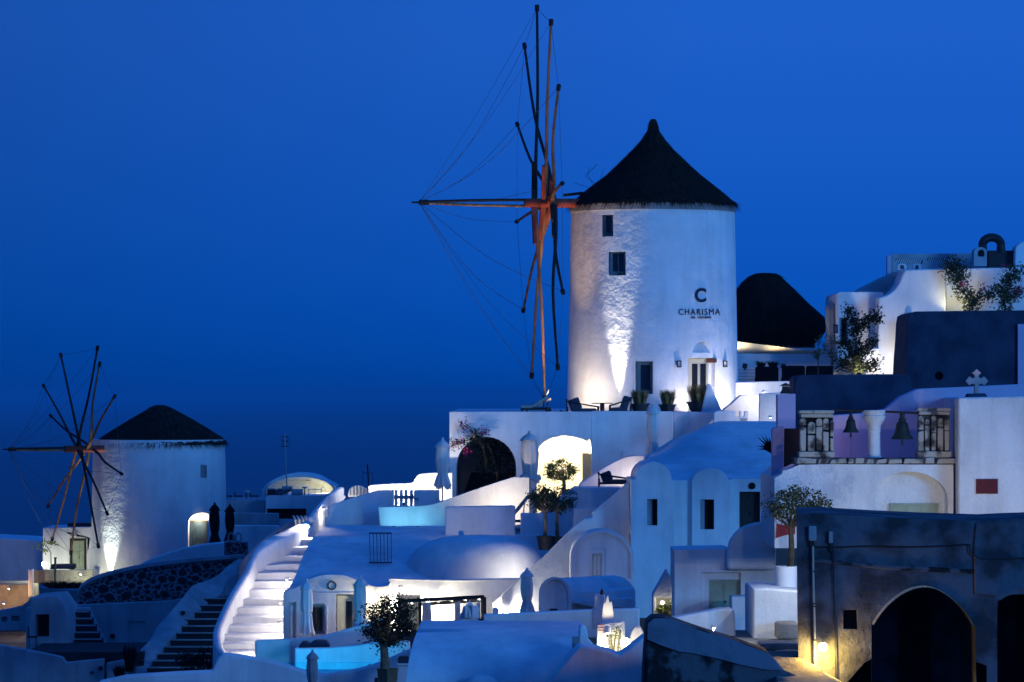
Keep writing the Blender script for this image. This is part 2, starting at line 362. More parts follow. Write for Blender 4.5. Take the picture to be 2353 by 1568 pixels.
# openings
def window(parent, u0, u1, v0, v1, Y, frame='teal', pane='glass', fw=5.0, mull=(0, 0), bars=0, label=None):
    g = G()
    for a in ((u0, u1, v0, v0 + fw), (u0, u1, v1 - fw, v1), (u0, u0 + fw, v0 + fw, v1 - fw), (u1 - fw, u1, v0 + fw, v1 - fw)): g.join(box(*a, Y, .07))
    for i in range(mull[0]):
        c = u0 + (u1 - u0) * (i + 1) / (mull[0] + 1); g.join(box(c - 1.1, c + 1.1, v0 + fw, v1 - fw, Y + .012, .05))
    for i in range(mull[1]):
        c = v0 + (v1 - v0) * (i + 1) / (mull[1] + 1); g.join(box(u0 + fw, u1 - fw, c - 1.1, c + 1.1, Y + .02, .04))
    f = M('window', g, frame, parent, label=label)
    M('pane', box(u0 + fw * .8, u1 - fw * .8, v0 + fw * .8, v1 - fw * .8, Y + .065, .02), pane, f)
    for i in range(bars):
        c = u0 + (u1 - u0) * (i + 1) / (bars + 1); M('bar', tube([W(c, v0 + 1, Y - .03), W(c, v1 - 1, Y - .03)], .012, 6), 'iron', f)
    return f
def door(parent, u0, u1, v0, v1, Y, mt='green_paint', leaves=2, planks=0, frame=3.0, handle=True, panels=True, fmt=None, label=None):
    g = G()
    for a in ((u0, u1, v0, v0 + frame), (u0, u0 + frame, v0 + frame, v1), (u1 - frame, u1, v0 + frame, v1)): g.join(box(*a, Y, .09))
    f = M('door', g, fmt or mt, parent, label=label)
    a, b_, t = u0 + frame, u1 - frame, v0 + frame
    for i in range(leaves):
        l, r = a + (b_ - a) * i / leaves + .35, a + (b_ - a) * (i + 1) / leaves - .35
        if planks:
            for k in range(planks):
                x0, x1 = l + (r - l) * k / planks, l + (r - l) * (k + 1) / planks
                M('plank', box(x0 + .15, x1 - .15, t + .4, v1, Y + .05 + .006 * (k % 2), .04), mt, f)
        else:
            st = min(3.2, (r - l) * .2); rc = []
            if panels:
                h = (v1 - t); mid = t + h * .55
                rc = [(rect(l + st, r - st, t + st, mid - st * .5), .02), (rect(l + st, r - st, mid + st * .5, v1 - st), .02)]
            M('leaf_panel', prism(rect(l, r, t + .4, v1), Y + .04, .05, rc), mt, f)
    if handle: M('handle', tube([W((a + b_) / 2 + 1.6, (v0 + v1) / 2 + 4, Y + .01), W((a + b_) / 2 + 1.6, (v0 + v1) / 2 + 9, Y + .01)], .018, 6), 'iron', f)
    return f
def house(name, label, pts, Y, d, recs=(), mt='white', cat='house', bev=.05, wv=.9, group=None, fan=False):
    us = [p[0] for p in pts]; vs = [p[1] for p in pts]
    t = T(name, label, cat, W((min(us) + max(us)) / 2, max(vs), Y), group)
    M('wall', prism(pts, Y, d, recs, wv, fan), mt, t, bevel=bev)
    return t
def wall1(name, label, pts, Y, d, mt='white', cat='wall', bev=.06, wv=1.0, recs=(), group=None):
    return M(name, prism(pts, Y, d, recs, wv), mt, None, label, cat, group, bevel=bev)

# plants
def leaves(g, c, sp, n, size, rnd, flat=1.0):
    for _ in range(n):
        p = c + Vector((rnd.gauss(0, sp[0]), rnd.gauss(0, sp[1]), rnd.gauss(0, sp[2])))
        d = Vector((rnd.uniform(-1, 1), rnd.uniform(-1, 1), rnd.uniform(-.6, 1))).normalized(); s = d.orthogonal().normalized()
        s = Matrix.Rotation(rnd.uniform(0, 6.28), 3, d) @ s; L = size * rnd.uniform(.6, 1.3)
        g.add([p, p + d * L * .5 + s * L * .2, p + d * L, p + d * L * .5 - s * L * .2], [(0, 1, 2, 3)])
def crown_geo(c, rad, clumps, per, size, rnd, hollow=.35):
    g = G(); cs = []
    for _ in range(clumps):
        while True:
            q = Vector((rnd.uniform(-1, 1), rnd.uniform(-1, 1), rnd.uniform(-1, 1)))
            if hollow < q.length < 1: break
        k = c + Vector((q.x * rad[0], q.y * rad[1], q.z * rad[2])); cs.append(k)
        s = rnd.uniform(.10, .2); leaves(g, k, (rad[0] * s, rad[1] * s, rad[2] * s), per, size, rnd)
    return g, cs
def tree(name, label, u, vb, Y, vtop_trunk, cu, cv, ru, rv, leafm='leaf', bark='bark', tr=.05, clumps=46, per=34, size=.10, group=None, cat='tree', seed=1, lean=0, hollow=.35):
    rnd = random.Random(seed); b = W(u, vb, Y); t = T(name, label, cat, b, group)
    k = m_px(Y); c = W(cu, cv, Y); g, cs = crown_geo(c, (ru * k, ru * k * .9, rv * k), clumps, per, size, rnd, hollow)
    top = W(u + lean, vtop_trunk, Y); mid = (b + top) / 2 + Vector((rnd.uniform(-.5, .5) * tr * 2, 0, 0))
    tg = tube(smooth_pts([b - Vector((0, 0, .05)), mid, top], 4), [tr * (1.25 - .06 * i) for i in range(9)], 9)
    for q in cs[::3]:
        m1 = top.lerp(q, .5) + Vector((rnd.uniform(-.1, .1), rnd.uniform(-.1, .1), -.05)); tg.join(tube([top - Vector((0, 0, tr)), m1, q], [tr * .45, tr * .28, tr * .08], 5))
    M('trunk', tg, bark, t); M('crown', g, leafm, t, smooth=0); return t
def pot(label, u0, u1, v0, v1, Y, mt='pot_dark', taper=.8, rim=1.0, n=20, group=None, name='plant_pot', square=False):
    c = (u0 + u1) / 2; h = (u1 - u0) / 2; t = T(name, label, 'pot', W(c, v1, Y), group); nn = 4 if square else n
    g = rings([(v1, c - h * taper, c + h * taper), ((v0 + v1) / 2, c - h * (taper + 1) / 2 * .99, c + h * (taper + 1) / 2 * .99), (v0, c - h, c + h), (v0, c - h * .86, c + h * .86), (v0 + (v1 - v0) * .16, c - h * .84, c + h * .84)], Y, nn)
    M('pot', g, mt, t, bevel=.012)
    M('rim', rings([(v0 + 2.2 * rim, c - h * 1.03, c + h * 1.03), (v0 - .5, c - h * 1.04, c + h * 1.04), (v0 - .5, c - h * .9, c + h * .9), (v0 + 2.2 * rim, c - h * .9, c + h * .9)], Y, nn, closed=False), mt, t)
    M('soil', rings([(v0 + 1.6, c - h * .88, c + h * .88), (v0 + 1.2, c - h * .5, c + h * .5)], Y, nn), 'soil', t); return t
def grass_clump(label, u, v, Y, ru, h, mt='grass_dry', n=420, group=None, cat='plant', name='grass_clump', seed=3, w=.012, spread=1.0):
    rnd = random.Random(seed); b = W(u, v, Y); k = m_px(Y); g = G()
    for _ in range(n):
        a = rnd.uniform(0, 6.283); r0 = math.sqrt(rnd.random()) * ru * k * .55
        p = b + Vector((math.cos(a) * r0, math.sin(a) * r0, 0)); L = h * k * rnd.uniform(.6, 1.05); o = Vector((math.cos(a), math.sin(a), 0)) * (r0 / (ru * k * .55)) * ru * k * .55 * spread + Vector((rnd.gauss(0, .03), rnd.gauss(0, .03), 0))
        m1 = p + o * .4 + Vector((0, 0, L * .6)); e = p + o + Vector((0, 0, L)); s = Vector((math.sin(a * 3), math.cos(a * 3), 0)) * w
        g.add([p - s, p + s, m1 + s * .8, m1 - s * .8, e], [(0, 1, 2, 3), (3, 2, 4)])
    t = T(name, label, cat, b, group); M('blades', g, mt, t, smooth=0); return t
def vine(name, label, paths, Y, mt, flowers=None, per=26, size=.11, sp=.10, seed=5, stem='bark_dark', cat='plant', fmat='flower'):
    """paths = [(u,v,dY)...] stems with leaves strung along them; flowers = [(u,v,dY)]"""
    rnd = random.Random(seed); p0 = paths[0][0]; t = T(name, label, cat, W(p0[0], p0[1], Y + p0[2])); sg = G(); lg = G()
    for P in paths:
        w = smooth_pts([W(a, b_, Y + c) for a, b_, c in P], 5); sg.join(tube(w, [max(.006, .028 * (1 - i / len(w))) for i in range(len(w))], 5))
        for q in w: leaves(lg, q, (sp, sp * .8, sp), per, size, rnd)
    M('stem', sg, stem, t); M('leaves', lg, mt, t, smooth=0)
    if flowers:
        fg = G()
        for a, b_, c in flowers: leaves(fg, W(a, b_, Y + c), (.09, .05, .09), 30, .085, rnd)
        M('blossom', fg, fmat, t, smooth=0)
    return t

def umbrella(label, u, vt, vb, w, Y, mt, vpole, group='closed parasols', base=True, seed=1, tie=.72):
    """closed parasol: top cap, pleated hanging canopy, tie strap, pole, foot"""
    t = T('closed_parasol', label, 'parasol', W(u, vpole, Y), group); H = vb - vt; h = w / 2; rnd = random.Random(seed)
    M('pole', tube([W(u, vpole, Y), W(u, vt - 3, Y)], .028, 8), 'box_grey', t)
    M('finial', rings([(vt + 1, u - h * .16, u + h * .16), (vt - H * .02, u - h * .2, u + h * .2), (vt - H * .045, u - h * .05, u + h * .05)], Y, 10), mt, t)
    ph0 = rnd.uniform(0, 6)
    pl = lambda amp, k: (lambda a, tt: 1 + amp * tt * math.cos(k * a + ph0) + amp * .5 * tt * math.sin(3 * a + ph0 * 2 + tt * 4))
    cap = [(vt, .10), (vt + H * .03, .34), (vt + H * .07, .62), (vt + H * .12, .86), (vt + H * .165, 1.0), (vt + H * .17, .93)]
    M('top_cap', rings([(v, u - h * r, u + h * r) for v, r in cap], Y, 32, ang=pl(.09, 8), closed=False), mt, t, smooth=60)
    body = [(.06, .5), (.13, .70), (.2, .78), (.32, .86), (.45, .88), (.58, .80), (tie - .03, .66), (tie, .58), (tie + .05, .68), (.86, .86), (.95, 1.0), (1.0, 1.02)]
    rr = [(vt + H * a, u - h * r + (a - .5) * 2, u + h * r + (a - .5) * 2) for a, r in body]
    g = rings(rr, Y, 48, ang=pl(.17, 8), closed=False)
    n = 48
    for k in range(n): g.v[-n + k] = g.v[-n + k] + Vector((0, 0, H * m_px(Y) * .05 * math.cos(4 * k * 2 * math.pi / n + ph0)))
    M('canopy', g, mt, t, smooth=60)
    M('tie_strap', rings([(vt + H * (tie - .012), u - h * .64, u + h * .64), (vt + H * (tie + .012), u - h * .64, u + h * .64)], Y, 24, closed=False), mt, t)
    if base: M('foot', rings([(vpole, u - h * .8, u + h * .8), (vpole - 3.5, u - h * .8, u + h * .8), (vpole - 4.5, u - h * .5, u + h * .5)], Y, 20), 'lamp_metal', t)
    return t
def chair(label, u0, u1, v0, v1, Y, mt='iron', cush='cushion', face=1, group=None):
    """low slatted armchair seen from the side-front: legs, seat rails, arms, back slats, cushion"""
    t = T('armchair', label, 'armchair', W((u0 + u1) / 2, v1, Y), group); k = m_px(Y); b = BASE[t.name]
    w = (u1 - u0) * k; h = (v1 - v0) * k; s = face; d = .62
    def P(x, y, z): return b + Vector((s * x * w / 2, y, z * h))
    for x in (-.92, .92):
        for y in (0, d): M('leg', cbox(P(x, y, .30), .06, .06, h * .6), mt, t)
    for y in (0, d): M('arm', beam(P(-.98, y, .88), P(.98, y, .58), .07, .05), mt, t)
    M('seat', cbox(P(0, d / 2, .30), w * .9, d, .06), mt, t)
    M('back_rail', beam(P(-.95, -.02, .95), P(-.95, d + .02, .95), .06, .06), mt, t)
    for i in range(6): M('back_slat', beam(P(-.9, .06 + i * .1, .3), P(-.96, .06 + i * .1, .95), .04, .03), mt, t)
    g = cbox(P(.1, d / 2, .42), w * .72, d * .86, .13); M('seat_cushion', g, cush, t, bevel=.04)
    M('back_cushion', cbox(P(-.45, d / 2, .72), w * .34, d * .86, h * .62, Matrix.Rotation(-.35 * s, 3, 'Y')), cush, t, bevel=.06); return t
def lounger(label, u0, u1, vseat, Y, lift, mt='mattress', frame='bark_dark', group=None, flip=1):
    """sun bed with raised back"""
    t = T('sun_lounger', label, 'lounger', W((u0 + u1) / 2, vseat, Y), group); k = m_px(Y); b = BASE[t.name]; w = (u1 - u0) * k
    x0, x1 = -flip * w / 2, flip * w / 2; xm = x0 + (x1 - x0) * .45
    for yy in (-.28, .28):
        M('rail', beam(b + Vector((x0, yy, .18)), b + Vector((x1, yy, .18)), .05, .07), frame, t)
        for x in (x0 * .9, x1 * .9): M('leg', cbox(b + Vector((x, yy, .08)), .06, .06, .17), frame, t)
    M('foot_mattress', cbox(b + Vector(((x0 + xm) / 2, 0, .27)), abs(xm - x0), .62, .10), mt, t, bevel=.03)
    a, c = b + Vector((xm, 0, .27)), b + Vector((x1, 0, .27 + lift)); M('back_mattress', beam(a, c, .62, .11), mt, t, bevel=.03)
    M('back_prop', beam(b + Vector((xm * .3 + x1 * .7, 0, .2)), a.lerp(c, .8), .4, .04), frame, t); return t

def steps(parent, rows, Y0, dY, mt='white', nose=None, depth=None, rise=None, slope=.03):
    """rows [(ul, ur, vtop, vbot)] bottom step first; each step is a block set dY further back"""
    for i, (a, b_, vt, vb) in enumerate(rows):
        Y = Y0 + i * dY; d = depth or dY * 1.6
        p = [W(a, vt, Y), W(b_, vt, Y)]; q = [W(a, vb + 3, Y), W(b_, vb + 3, Y)]
        pb = [x + Vector((0, d, slope)) for x in p]; qb = [x + Vector((0, d, 0)) for x in q]
        g = G().add([q[0], q[1], p[1], p[0], qb[0], qb[1], pb[1], pb[0]], [(0, 1, 2, 3), (4, 5, 6, 7), (0, 4, 7, 3), (1, 5, 6, 2), (3, 2, 6, 7), (0, 1, 5, 4)])
        o = M('step', g, mt, parent, bevel=.02)
        if nose:
            M('nosing', G().join(cbox((p[0] + p[1]) / 2 + Vector((0, .02, .012)), (p[1] - p[0]).length, .10, .05)), nose, o)
STONES = []
def stone_mesh(mt):
    out = []
    for s in range(7):
        rnd = random.Random(s + 40); n = 8; ro = [rnd.uniform(.8, 1.1) for _ in range(n)]
        vs = [(math.cos(6.283 * k / n) * ro[k], 0, math.sin(6.283 * k / n) * ro[k]) for k in range(n)]
        vs += [(x * .78, -.55 + rnd.uniform(-.1, .1), z * .78) for x, _, z in vs] + [(0, -.72, 0)]
        fs = [(k, (k + 1) % n, n + (k + 1) % n, n + k) for k in range(n)] + [(n + k, n + (k + 1) % n, 2 * n) for k in range(n)]
        me = bpy.data.meshes.new('stone'); me.from_pydata(vs, [], fs); me.materials.append(MAT[mt])
        me.polygons.foreach_set('use_smooth', [True] * len(me.polygons)); me.update(); out.append(me)
    return out
def inside(p, poly):
    c = False; n = len(poly)
    for i in range(n):
        (x1, y1), (x2, y2) = poly[i], poly[(i + 1) % n]
        if (y1 > p[1]) != (y2 > p[1]) and p[0] < (x2 - x1) * (p[1] - y1) / (y2 - y1) + x1: c = not c
    return c
def stone_face(parent, poly, Y, size, mt, seed=1, limit=290, proud=.3):
    """irregular stones set in the mortar of a wall face"""
    ms = stone_mesh(mt); rnd = random.Random(seed); pts = []; us = [p[0] for p in poly]; vs = [p[1] for p in poly]; tries = 0
    while tries < 9000 and len(pts) < limit:
        tries += 1; q = (rnd.uniform(min(us), max(us)), rnd.uniform(min(vs), max(vs))); r = size * rnd.uniform(.55, 1.05) * (1.6 if tries < 70 else 1.15 if tries < 900 else .85 if tries < 3500 else .5)
        if not inside(q, poly) or not all(inside((q[0] + r * a, q[1] + r * b_ * .8), poly) for a, b_ in ((.8, 0), (-.8, 0), (0, .8), (0, -.8))): continue
        if any((q[0] - x) ** 2 + ((q[1] - y) * 1.25) ** 2 < ((r + r2) * .99) ** 2 for x, y, r2 in pts): continue
        pts.append((q[0], q[1], r))
    k = m_px(Y); b = BASE[parent.name]
    for i, (x, y, r) in enumerate(pts):
        o = bpy.data.objects.new('stone', rnd.choice(ms)); COL.objects.link(o); o.parent = parent
        o.location = W(x, y, Y) - b; o.scale = (r * k * 1.08, proud * r * k * rnd.uniform(.7, 1.2), r * k * .84); o.rotation_euler = (0, rnd.uniform(-.5, .5), 0)

# ================================================================== the setting
def sheet(name, label, cat, verts, faces, mt, kind='structure', smooth=60):
    return M(name, G().add(verts, faces), mt, None, label, cat, None, kind, smooth=smooth)
sheet('sea', 'dark blue evening sea stretching to the hazy horizon', 'sea', [(-30000, -800, 0), (30000, -800, 0), (30000, 40000, 0), (-30000, 40000, 0)], [(0, 1, 2, 3)], 'sea', smooth=0)
def ss(a, b, x):
    t = max(0, min(1, (x - a) / (b - a))); return t * t * (3 - 2 * t)
def ground_z(x, y):
    z = 87.2 + 1.5 * ss(120, 165, y)
    z += 9.6 * ss(-4.5, -1.5, x) * ss(147, 151, y)                       # terrace hill under the big mill
    z += 3.0 * ss(5, 9, x) * (1 - ss(100, 140, y)) * ss(70, 90, y)
    far = 232 - 34 * ss(0, 16, x)
    z += -88 * ss(far, far + 130, y) + pnoise(Vector((x * .15, y * .15, 0))) * .4
    z -= 80 * ss(38, 120, abs(x - 2))
    return max(z, -4)
xs = [-140 + 4 * i for i in range(26)] + [-36 + 1.5 * i for i in range(49)] + [38 + 4 * i for i in range(26)]
ys = [-60 + 6 * i for i in range(20)] + [60 + 3 * i for i in range(62)] + [247 + 8 * i for i in range(24)]
gv = [(x, y, ground_z(x, y)) for y in ys for x in xs]; nx = len(xs)
sheet('terrain', 'dark rocky hillside under the whitewashed village', 'hillside', gv, [(j * nx + i, j * nx + i + 1, (j + 1) * nx + i + 1, (j + 1) * nx + i) for j in range(len(ys) - 1) for i in range(nx - 1)], 'soil')

# ================================================================== windmills
def boolean_cut(o, cutters):
    bpy.context.view_layer.update()
    for i, g in enumerate(cutters):
        me = bpy.data.meshes.new('cut'); me.from_pydata([p for p in g.v], [], g.f); bm = bmesh.new(); bm.from_mesh(me); bmesh.ops.recalc_face_normals(bm, faces=bm.faces); bm.to_mesh(me); bm.free()
        c = bpy.data.objects.new('cut', me); COL.objects.link(c)
        md = o.modifiers.new('cut', 'BOOLEAN'); md.object = c; md.operation = 'DIFFERENCE'; md.solver = 'EXACT'
        bpy.context.view_layer.update()
        new = bpy.data.meshes.new_from_object(o.evaluated_get(bpy.context.evaluated_depsgraph_get()))
        o.modifiers.clear(); o.data = new; bpy.data.objects.remove(c)
    o.data.polygons.foreach_set('use_smooth', [True] * len(o.data.polygons)); o.data.set_sharp_from_angle(angle=R(30))
def thatch_roof(t, rows, Y, seed, n_straw, mt='thatch', sm='straw', eave=.35, dens=.02):
    M('thatched_roof', rings(rows, Y, 72, jit=.018, seed=seed), mt, t, smooth=70)
    rnd = random.Random(seed); g = G(); k = m_px(Y)
    for i in range(n_straw):
        a = rnd.uniform(0, 6.283); f = rnd.random() ** .7 * (len(rows) - 1.001); i0 = int(f); q = f - i0
        r0, r1 = rows[i0], rows[i0 + 1]; v = r0[0] + (r1[0] - r0[0]) * q; ul = r0[1] + (r1[1] - r0[1]) * q; ur = r0[2] + (r1[2] - r0[2]) * q
        c = W((ul + ur) / 2, v, Y); rr = (ur - ul) / 2 * k
        slope = Vector(((r1[2] - r0[2]), 0, -(r1[0] - r0[0]))).normalized() if i0 < len(rows) - 2 else Vector((.5, 0, -.86))
        d = Vector((math.cos(a), math.sin(a), 0)); dd = (d * slope.x + Vector((0, 0, slope.z))).normalized()
        p = c + d * (rr + rnd.uniform(0, .04)); L = rnd.uniform(.2, .45); tn = Vector((-math.sin(a), math.cos(a), 0)) * rnd.uniform(.006, .016)
        e = p + dd * L + d * rnd.uniform(0, .06) + Vector((0, 0, rnd.uniform(0, .04))) + tn * rnd.uniform(-3, 3)
        g.add([p - tn, p + tn, e], [(0, 1, 2)])
    for i in range(n_straw // 3):                                       # ragged fringe at the eaves
        a = rnd.uniform(0, 6.283); v, ul, ur = rows[-2]; c = W((ul + ur) / 2, v, Y); rr = (ur - ul) / 2 * k; d = Vector((math.cos(a), math.sin(a), 0)); tn = Vector((-math.sin(a), math.cos(a), 0)) * rnd.uniform(.008, .02)
        p = c + d * (rr - .03); e = p + d * rnd.uniform(-.02, .08) - Vector((0, 0, eave * rnd.uniform(.3, 1) * (.6 + .6 * abs(math.sin(a * 5 + seed)))))
        g.add([p - tn, p + tn, e + tn * .4, e - tn * .4], [(0, 1, 2, 3)])
    M('straw', g, sm, t, kind='stuff', smooth=0)
def sail_wheel(t, hub, tips, yaw, Y, axle_from, bow_tip, spar_r, offs, lit, thick=True, ring_order=None, bow_gap=7):
    hubp = W(*hub, Y); a = Vector((-math.cos(R(yaw)), -math.sin(R(yaw)), 0)).normalized()
    k = m_px(Y); P = []
    for (u, v) in tips:
        d = W(u, v, 1.0) - Vector((0, 0, EYE)); s = (hubp - Vector((0, 0, EYE))).dot(a) / d.dot(a); q = Vector((0, 0, EYE)) + d * s
        rr = (q - hubp); 
        P.append(q)
    for i, q in enumerate(P):
        o = hubp + a * offs[i] * k; dv = q - o
        mid = o.lerp(q, .55) + a * (-offs[i] * k * .25) + Vector((0, 0, 0))
        path = smooth_pts([o, o.lerp(q, .22), mid, q], 4); n = len(path)
        M('spar', tube(path, [spar_r * (1.15 - .5 * j / n) for j in range(n)], 8), lit[i], t)
        e = (q - path[-2]).normalized(); M('spar_tip', tube([q - e * .12, q + e * .10], spar_r * 1.25, 8), 'spar_dark', t)
        if thick:
            j0 = o + (q - o).normalized() * .05; j1 = o.lerp(path[4], .95)
            M('spar_cheek', beam(j0 + a * .09, j1 + a * .09, .12, .15), 'beam_red' if lit[i] == 'spar' else 'spar_dark', t)
    tip = W(*bow_tip, Y) ; tip = hubp + a * ((tip - hubp).length)
    back = W(*axle_from, Y) ; back = hubp - a * (back - hubp).length
    M('axle', tube([back, hubp + a * 38 * k], spar_r * 2.6, 10), 'beam_red', t)
    for s in (-1, 1): M('bowsprit_pole', tube(smooth_pts([hubp + a * 30 * k + Vector((0, 0, s * bow_gap * k)), hubp.lerp(tip, .55) + Vector((0, 0, s * bow_gap * .75 * k)), tip + Vector((0, 0, s * .02)) - a * .2], 4), spar_r * .8, 8), 'spar_dark' if s > 0 else 'spar', t)
    M('bowsprit_cap', tube([tip - a * .35, tip, tip + a * .02, tip + a * .28], [spar_r * 1.5, spar_r * 1.5, spar_r * .6, spar_r * .5], 8), 'spar_dark', t)
    def line(p, q, sag):
        m_ = (p + q) / 2 - Vector((0, 0, sag)); M('rigging_line', tube(smooth_pts([p, m_, q], 5), .0085, 4, cap=False), 'rope', t)
    for i, q in enumerate(P): line(tip, q, .25 + .18 * (i % 3))
    for i in range(len(P)): line(P[i], P[(i + 1) % len(P)], .04)

MY = 150.0; MC = 1500.0
t = T('windmill', 'large whitewashed windmill with black thatched roof, tall sail wheel and lettering on its wall', 'windmill', W(MC, 946, MY))
def mill_r(v): return (188 + (v - 488) * (197 - 188) / (940 - 488))
rows = [(v, MC - mill_r(v), MC + mill_r(v)) for v in (960, 900, 830, 760, 690, 620, 550, 487)]
tower = M('tower', rings(rows, MY, 128), 'white_mill', t)
cuts = [((1386, 1411, 490, 541), .55), ((1401, 1440, 576, 631), .5), ((1463, 1503, 830, 906), .42), ((1583, 1648, 822, 952), .45)]
def surf(u, v):
    r = mill_r(v) * m_px(MY); xc = (MC - CU) / F * MY; Y = MY - r * .8
    for _ in range(6): Y = MY - math.sqrt(max(0, r * r - ((u - CU) / F * Y - xc) ** 2))
    return Y
cg = []
for (a, b_, c, d), dep in cuts:
    y = surf((a + b_) / 2, (c + d) / 2); cg.append(G().join(box(a, b_, c, d, y - 1.2, 1.2 + dep)))
y = surf(1617, 798); g = prism(arch(1593, 1641, 785, 810.5, 810.5), y - .8, .98); cg.append(g)
boolean_cut(tower, cg)
window(t, 1387, 1410.5, 491, 540, surf(1399, 515) + .36, fw=5); window(t, 1402, 1439.5, 577, 630, surf(1420, 600) + .3, fw=6, mull=(1, 0)); window(t, 1464, 1502.5, 831, 905.5, surf(1483, 870) + .24, fw=8)
f = door(t, 1584, 1627, 824, 950, surf(1615, 880) + .34, 'cream_paint', 2, frame=3, panels=False)
for a, b_ in ((1590, 1603), (1609, 1622)): M('pane', box(a, b_, 836, 905, surf(1615, 880) + .37, .02), 'glass', f)
M('awning_box', box(1623, 1647, 824, 833.5, surf(1635, 830) + .02, .4), 'terracotta', t)
M('wall_band', rings([(489, MC - 190.5, MC + 190.5), (474, MC - 190.5, MC + 190.5), (472, MC - 186, MC + 186)], MY, 96), 'grey_band', t)
right = [(274, 5), (282, 7), (300, 11), (320, 24), (338, 40), (370, 73), (402, 107), (428, 140), (446, 164), (460, 178), (468, 192), (474, 191)]
rows = [(v, MC + 1 - r, MC + 1 + r) for v, r in right]
thatch_roof(t, rows, MY, 11, 6500, eave=.16)
M('ridge_twigs', vine_g := G().join(tube([W(1368, 422, MY), W(1345, 405, MY), W(1372, 378, MY)], .012, 4)).join(tube([W(1362, 425, MY), W(1350, 398, MY), W(1356, 384, MY)], .009, 4)).join(tube([W(1380, 412, MY), W(1388, 388, MY)], .009, 4)).join(tube([W(1350, 430, MY), W(1318, 420, MY)], .009, 4)), 'straw', t)
M('eave_beam', beam(W(1340, 444, MY), W(1294, 449, MY), .16, .10), 'spar_dark', t)
tips = [(1234, 18), (1266.3, 51), (1283.5, 201), (1291.7, 422), (1293.3, 670.6), (1281.8, 843.7), (1251.5, 918), (1221.8, 863.5), (1202.7, 712.8), (1187.8, 509.5), (1188.8, 286), (1205.3, 105.5)]
offs = [12, -10, -28, -20, -30, -34, 12, -10, -28, -20, -30, -34]
offs = [o * -1 if False else o for o in offs]
lit = ['spar_dark', 'spar', 'spar', 'spar', 'spar_dark', 'spar_dark', 'spar', 'spar', 'spar', 'spar', 'spar_dark', 'spar_dark']  # floodlit spars get the warm wood colour, unlit ones the dark copy
sail_wheel(t, (1242.5, 467), tips, 7.0, MY - 1.2, (1345, 467), (962, 472), .066, offs, lit)
# lettering on the tower
def letters(txt, u0, u1, v0, v1, t):
    cu = bpy.data.curves.new('txt', 'FONT'); cu.body = txt; cu.extrude = 0.0; cu.space_character = 1.22; cu.offset = .035 if txt == 'C' else 0.0; to = bpy.data.objects.new('txt', cu); COL.objects.link(to)
    bpy.context.view_layer.update(); me = bpy.data.meshes.new_from_object(to.evaluated_get(bpy.context.evaluated_depsgraph_get())); bpy.data.objects.remove(to)
    bm = bmesh.new(); bm.from_mesh(me); bmesh.ops.remove_doubles(bm, verts=bm.verts, dist=1e-5); bmesh.ops.subdivide_edges(bm, edges=[e for e in bm.edges if e.calc_length() > .12], cuts=2)
    bmesh.ops.triangulate(bm, faces=bm.faces); xs = [v.co.x for v in bm.verts]; yy = [v.co.y for v in bm.verts]; x0, x1, y0, y1 = min(xs), max(xs), min(yy), max(yy)
    seen = set(); bm.verts.index_update()
    for v0_ in bm.verts:
        if v0_.index in seen: continue
        st = [v0_]; isl = []
        while st:
            q = st.pop()
            if q.index in seen: continue
            seen.add(q.index); isl.append(q); st += [e.other_vert(q) for e in q.link_edges]
        idx = {v.index: i for i, v in enumerate(isl)}; fs = {f for v in isl for f in v.link_faces}; g = G()
        def mp(c, off):
            u = u0 + (c.x - x0) / (x1 - x0) * (u1 - u0); v = v1 - (c.y - y0) / (y1 - y0) * (v1 - v0); return W(u, v, surf(u, v) - off)
        n = len(isl); ed = [e for v in isl for e in v.link_edges if len(e.link_faces) == 1]
        g.add([mp(v.co, .05) for v in isl] + [mp(v.co, -.03) for v in isl], [tuple(idx[v.index] for v in f.verts) for f in fs] + [(idx[e.verts[0].index], idx[e.verts[1].index], n + idx[e.verts[1].index], n + idx[e.verts[0].index]) for e in set(ed)])
        M('letter', g, 'sign_ink', t, smooth=0)
    bm.free()
ts = T('lettering', 'dark blue letter sign fixed high on the large windmill wall', 'sign', W(1608, 735, surf(1608, 735)))
letters('C', 1597, 1623, 662, 695, ts); letters('CHARISMA', 1560, 1655, 710, 724, ts); letters('OIA - SANTORINI', 1589, 1634, 727, 732.5, ts)
for lab, u in (('small black wall lantern to the left of the big mill door', 1561), ('small black wall lantern to the right of the big mill door', 1666.5)):
    y = surf(u, 836); tl = T('wall_lantern', lab, 'lantern', W(u, 845, y - .1), 'lanterns beside the mill door')
    g = G()
    for q in (rect(u - 5, u + 5, 829, 831), rect(u - 5, u + 5, 842, 844), rect(u - 5, u - 3, 831, 842), rect(u + 3, u + 5, 831, 842)): g.join(prism(q, y - .16, .17))
    M('case', g, 'iron', tl); M('glass_pane', box(u - 3, u + 3, 831, 842, y - .12, .06), 'canvas_white', tl)

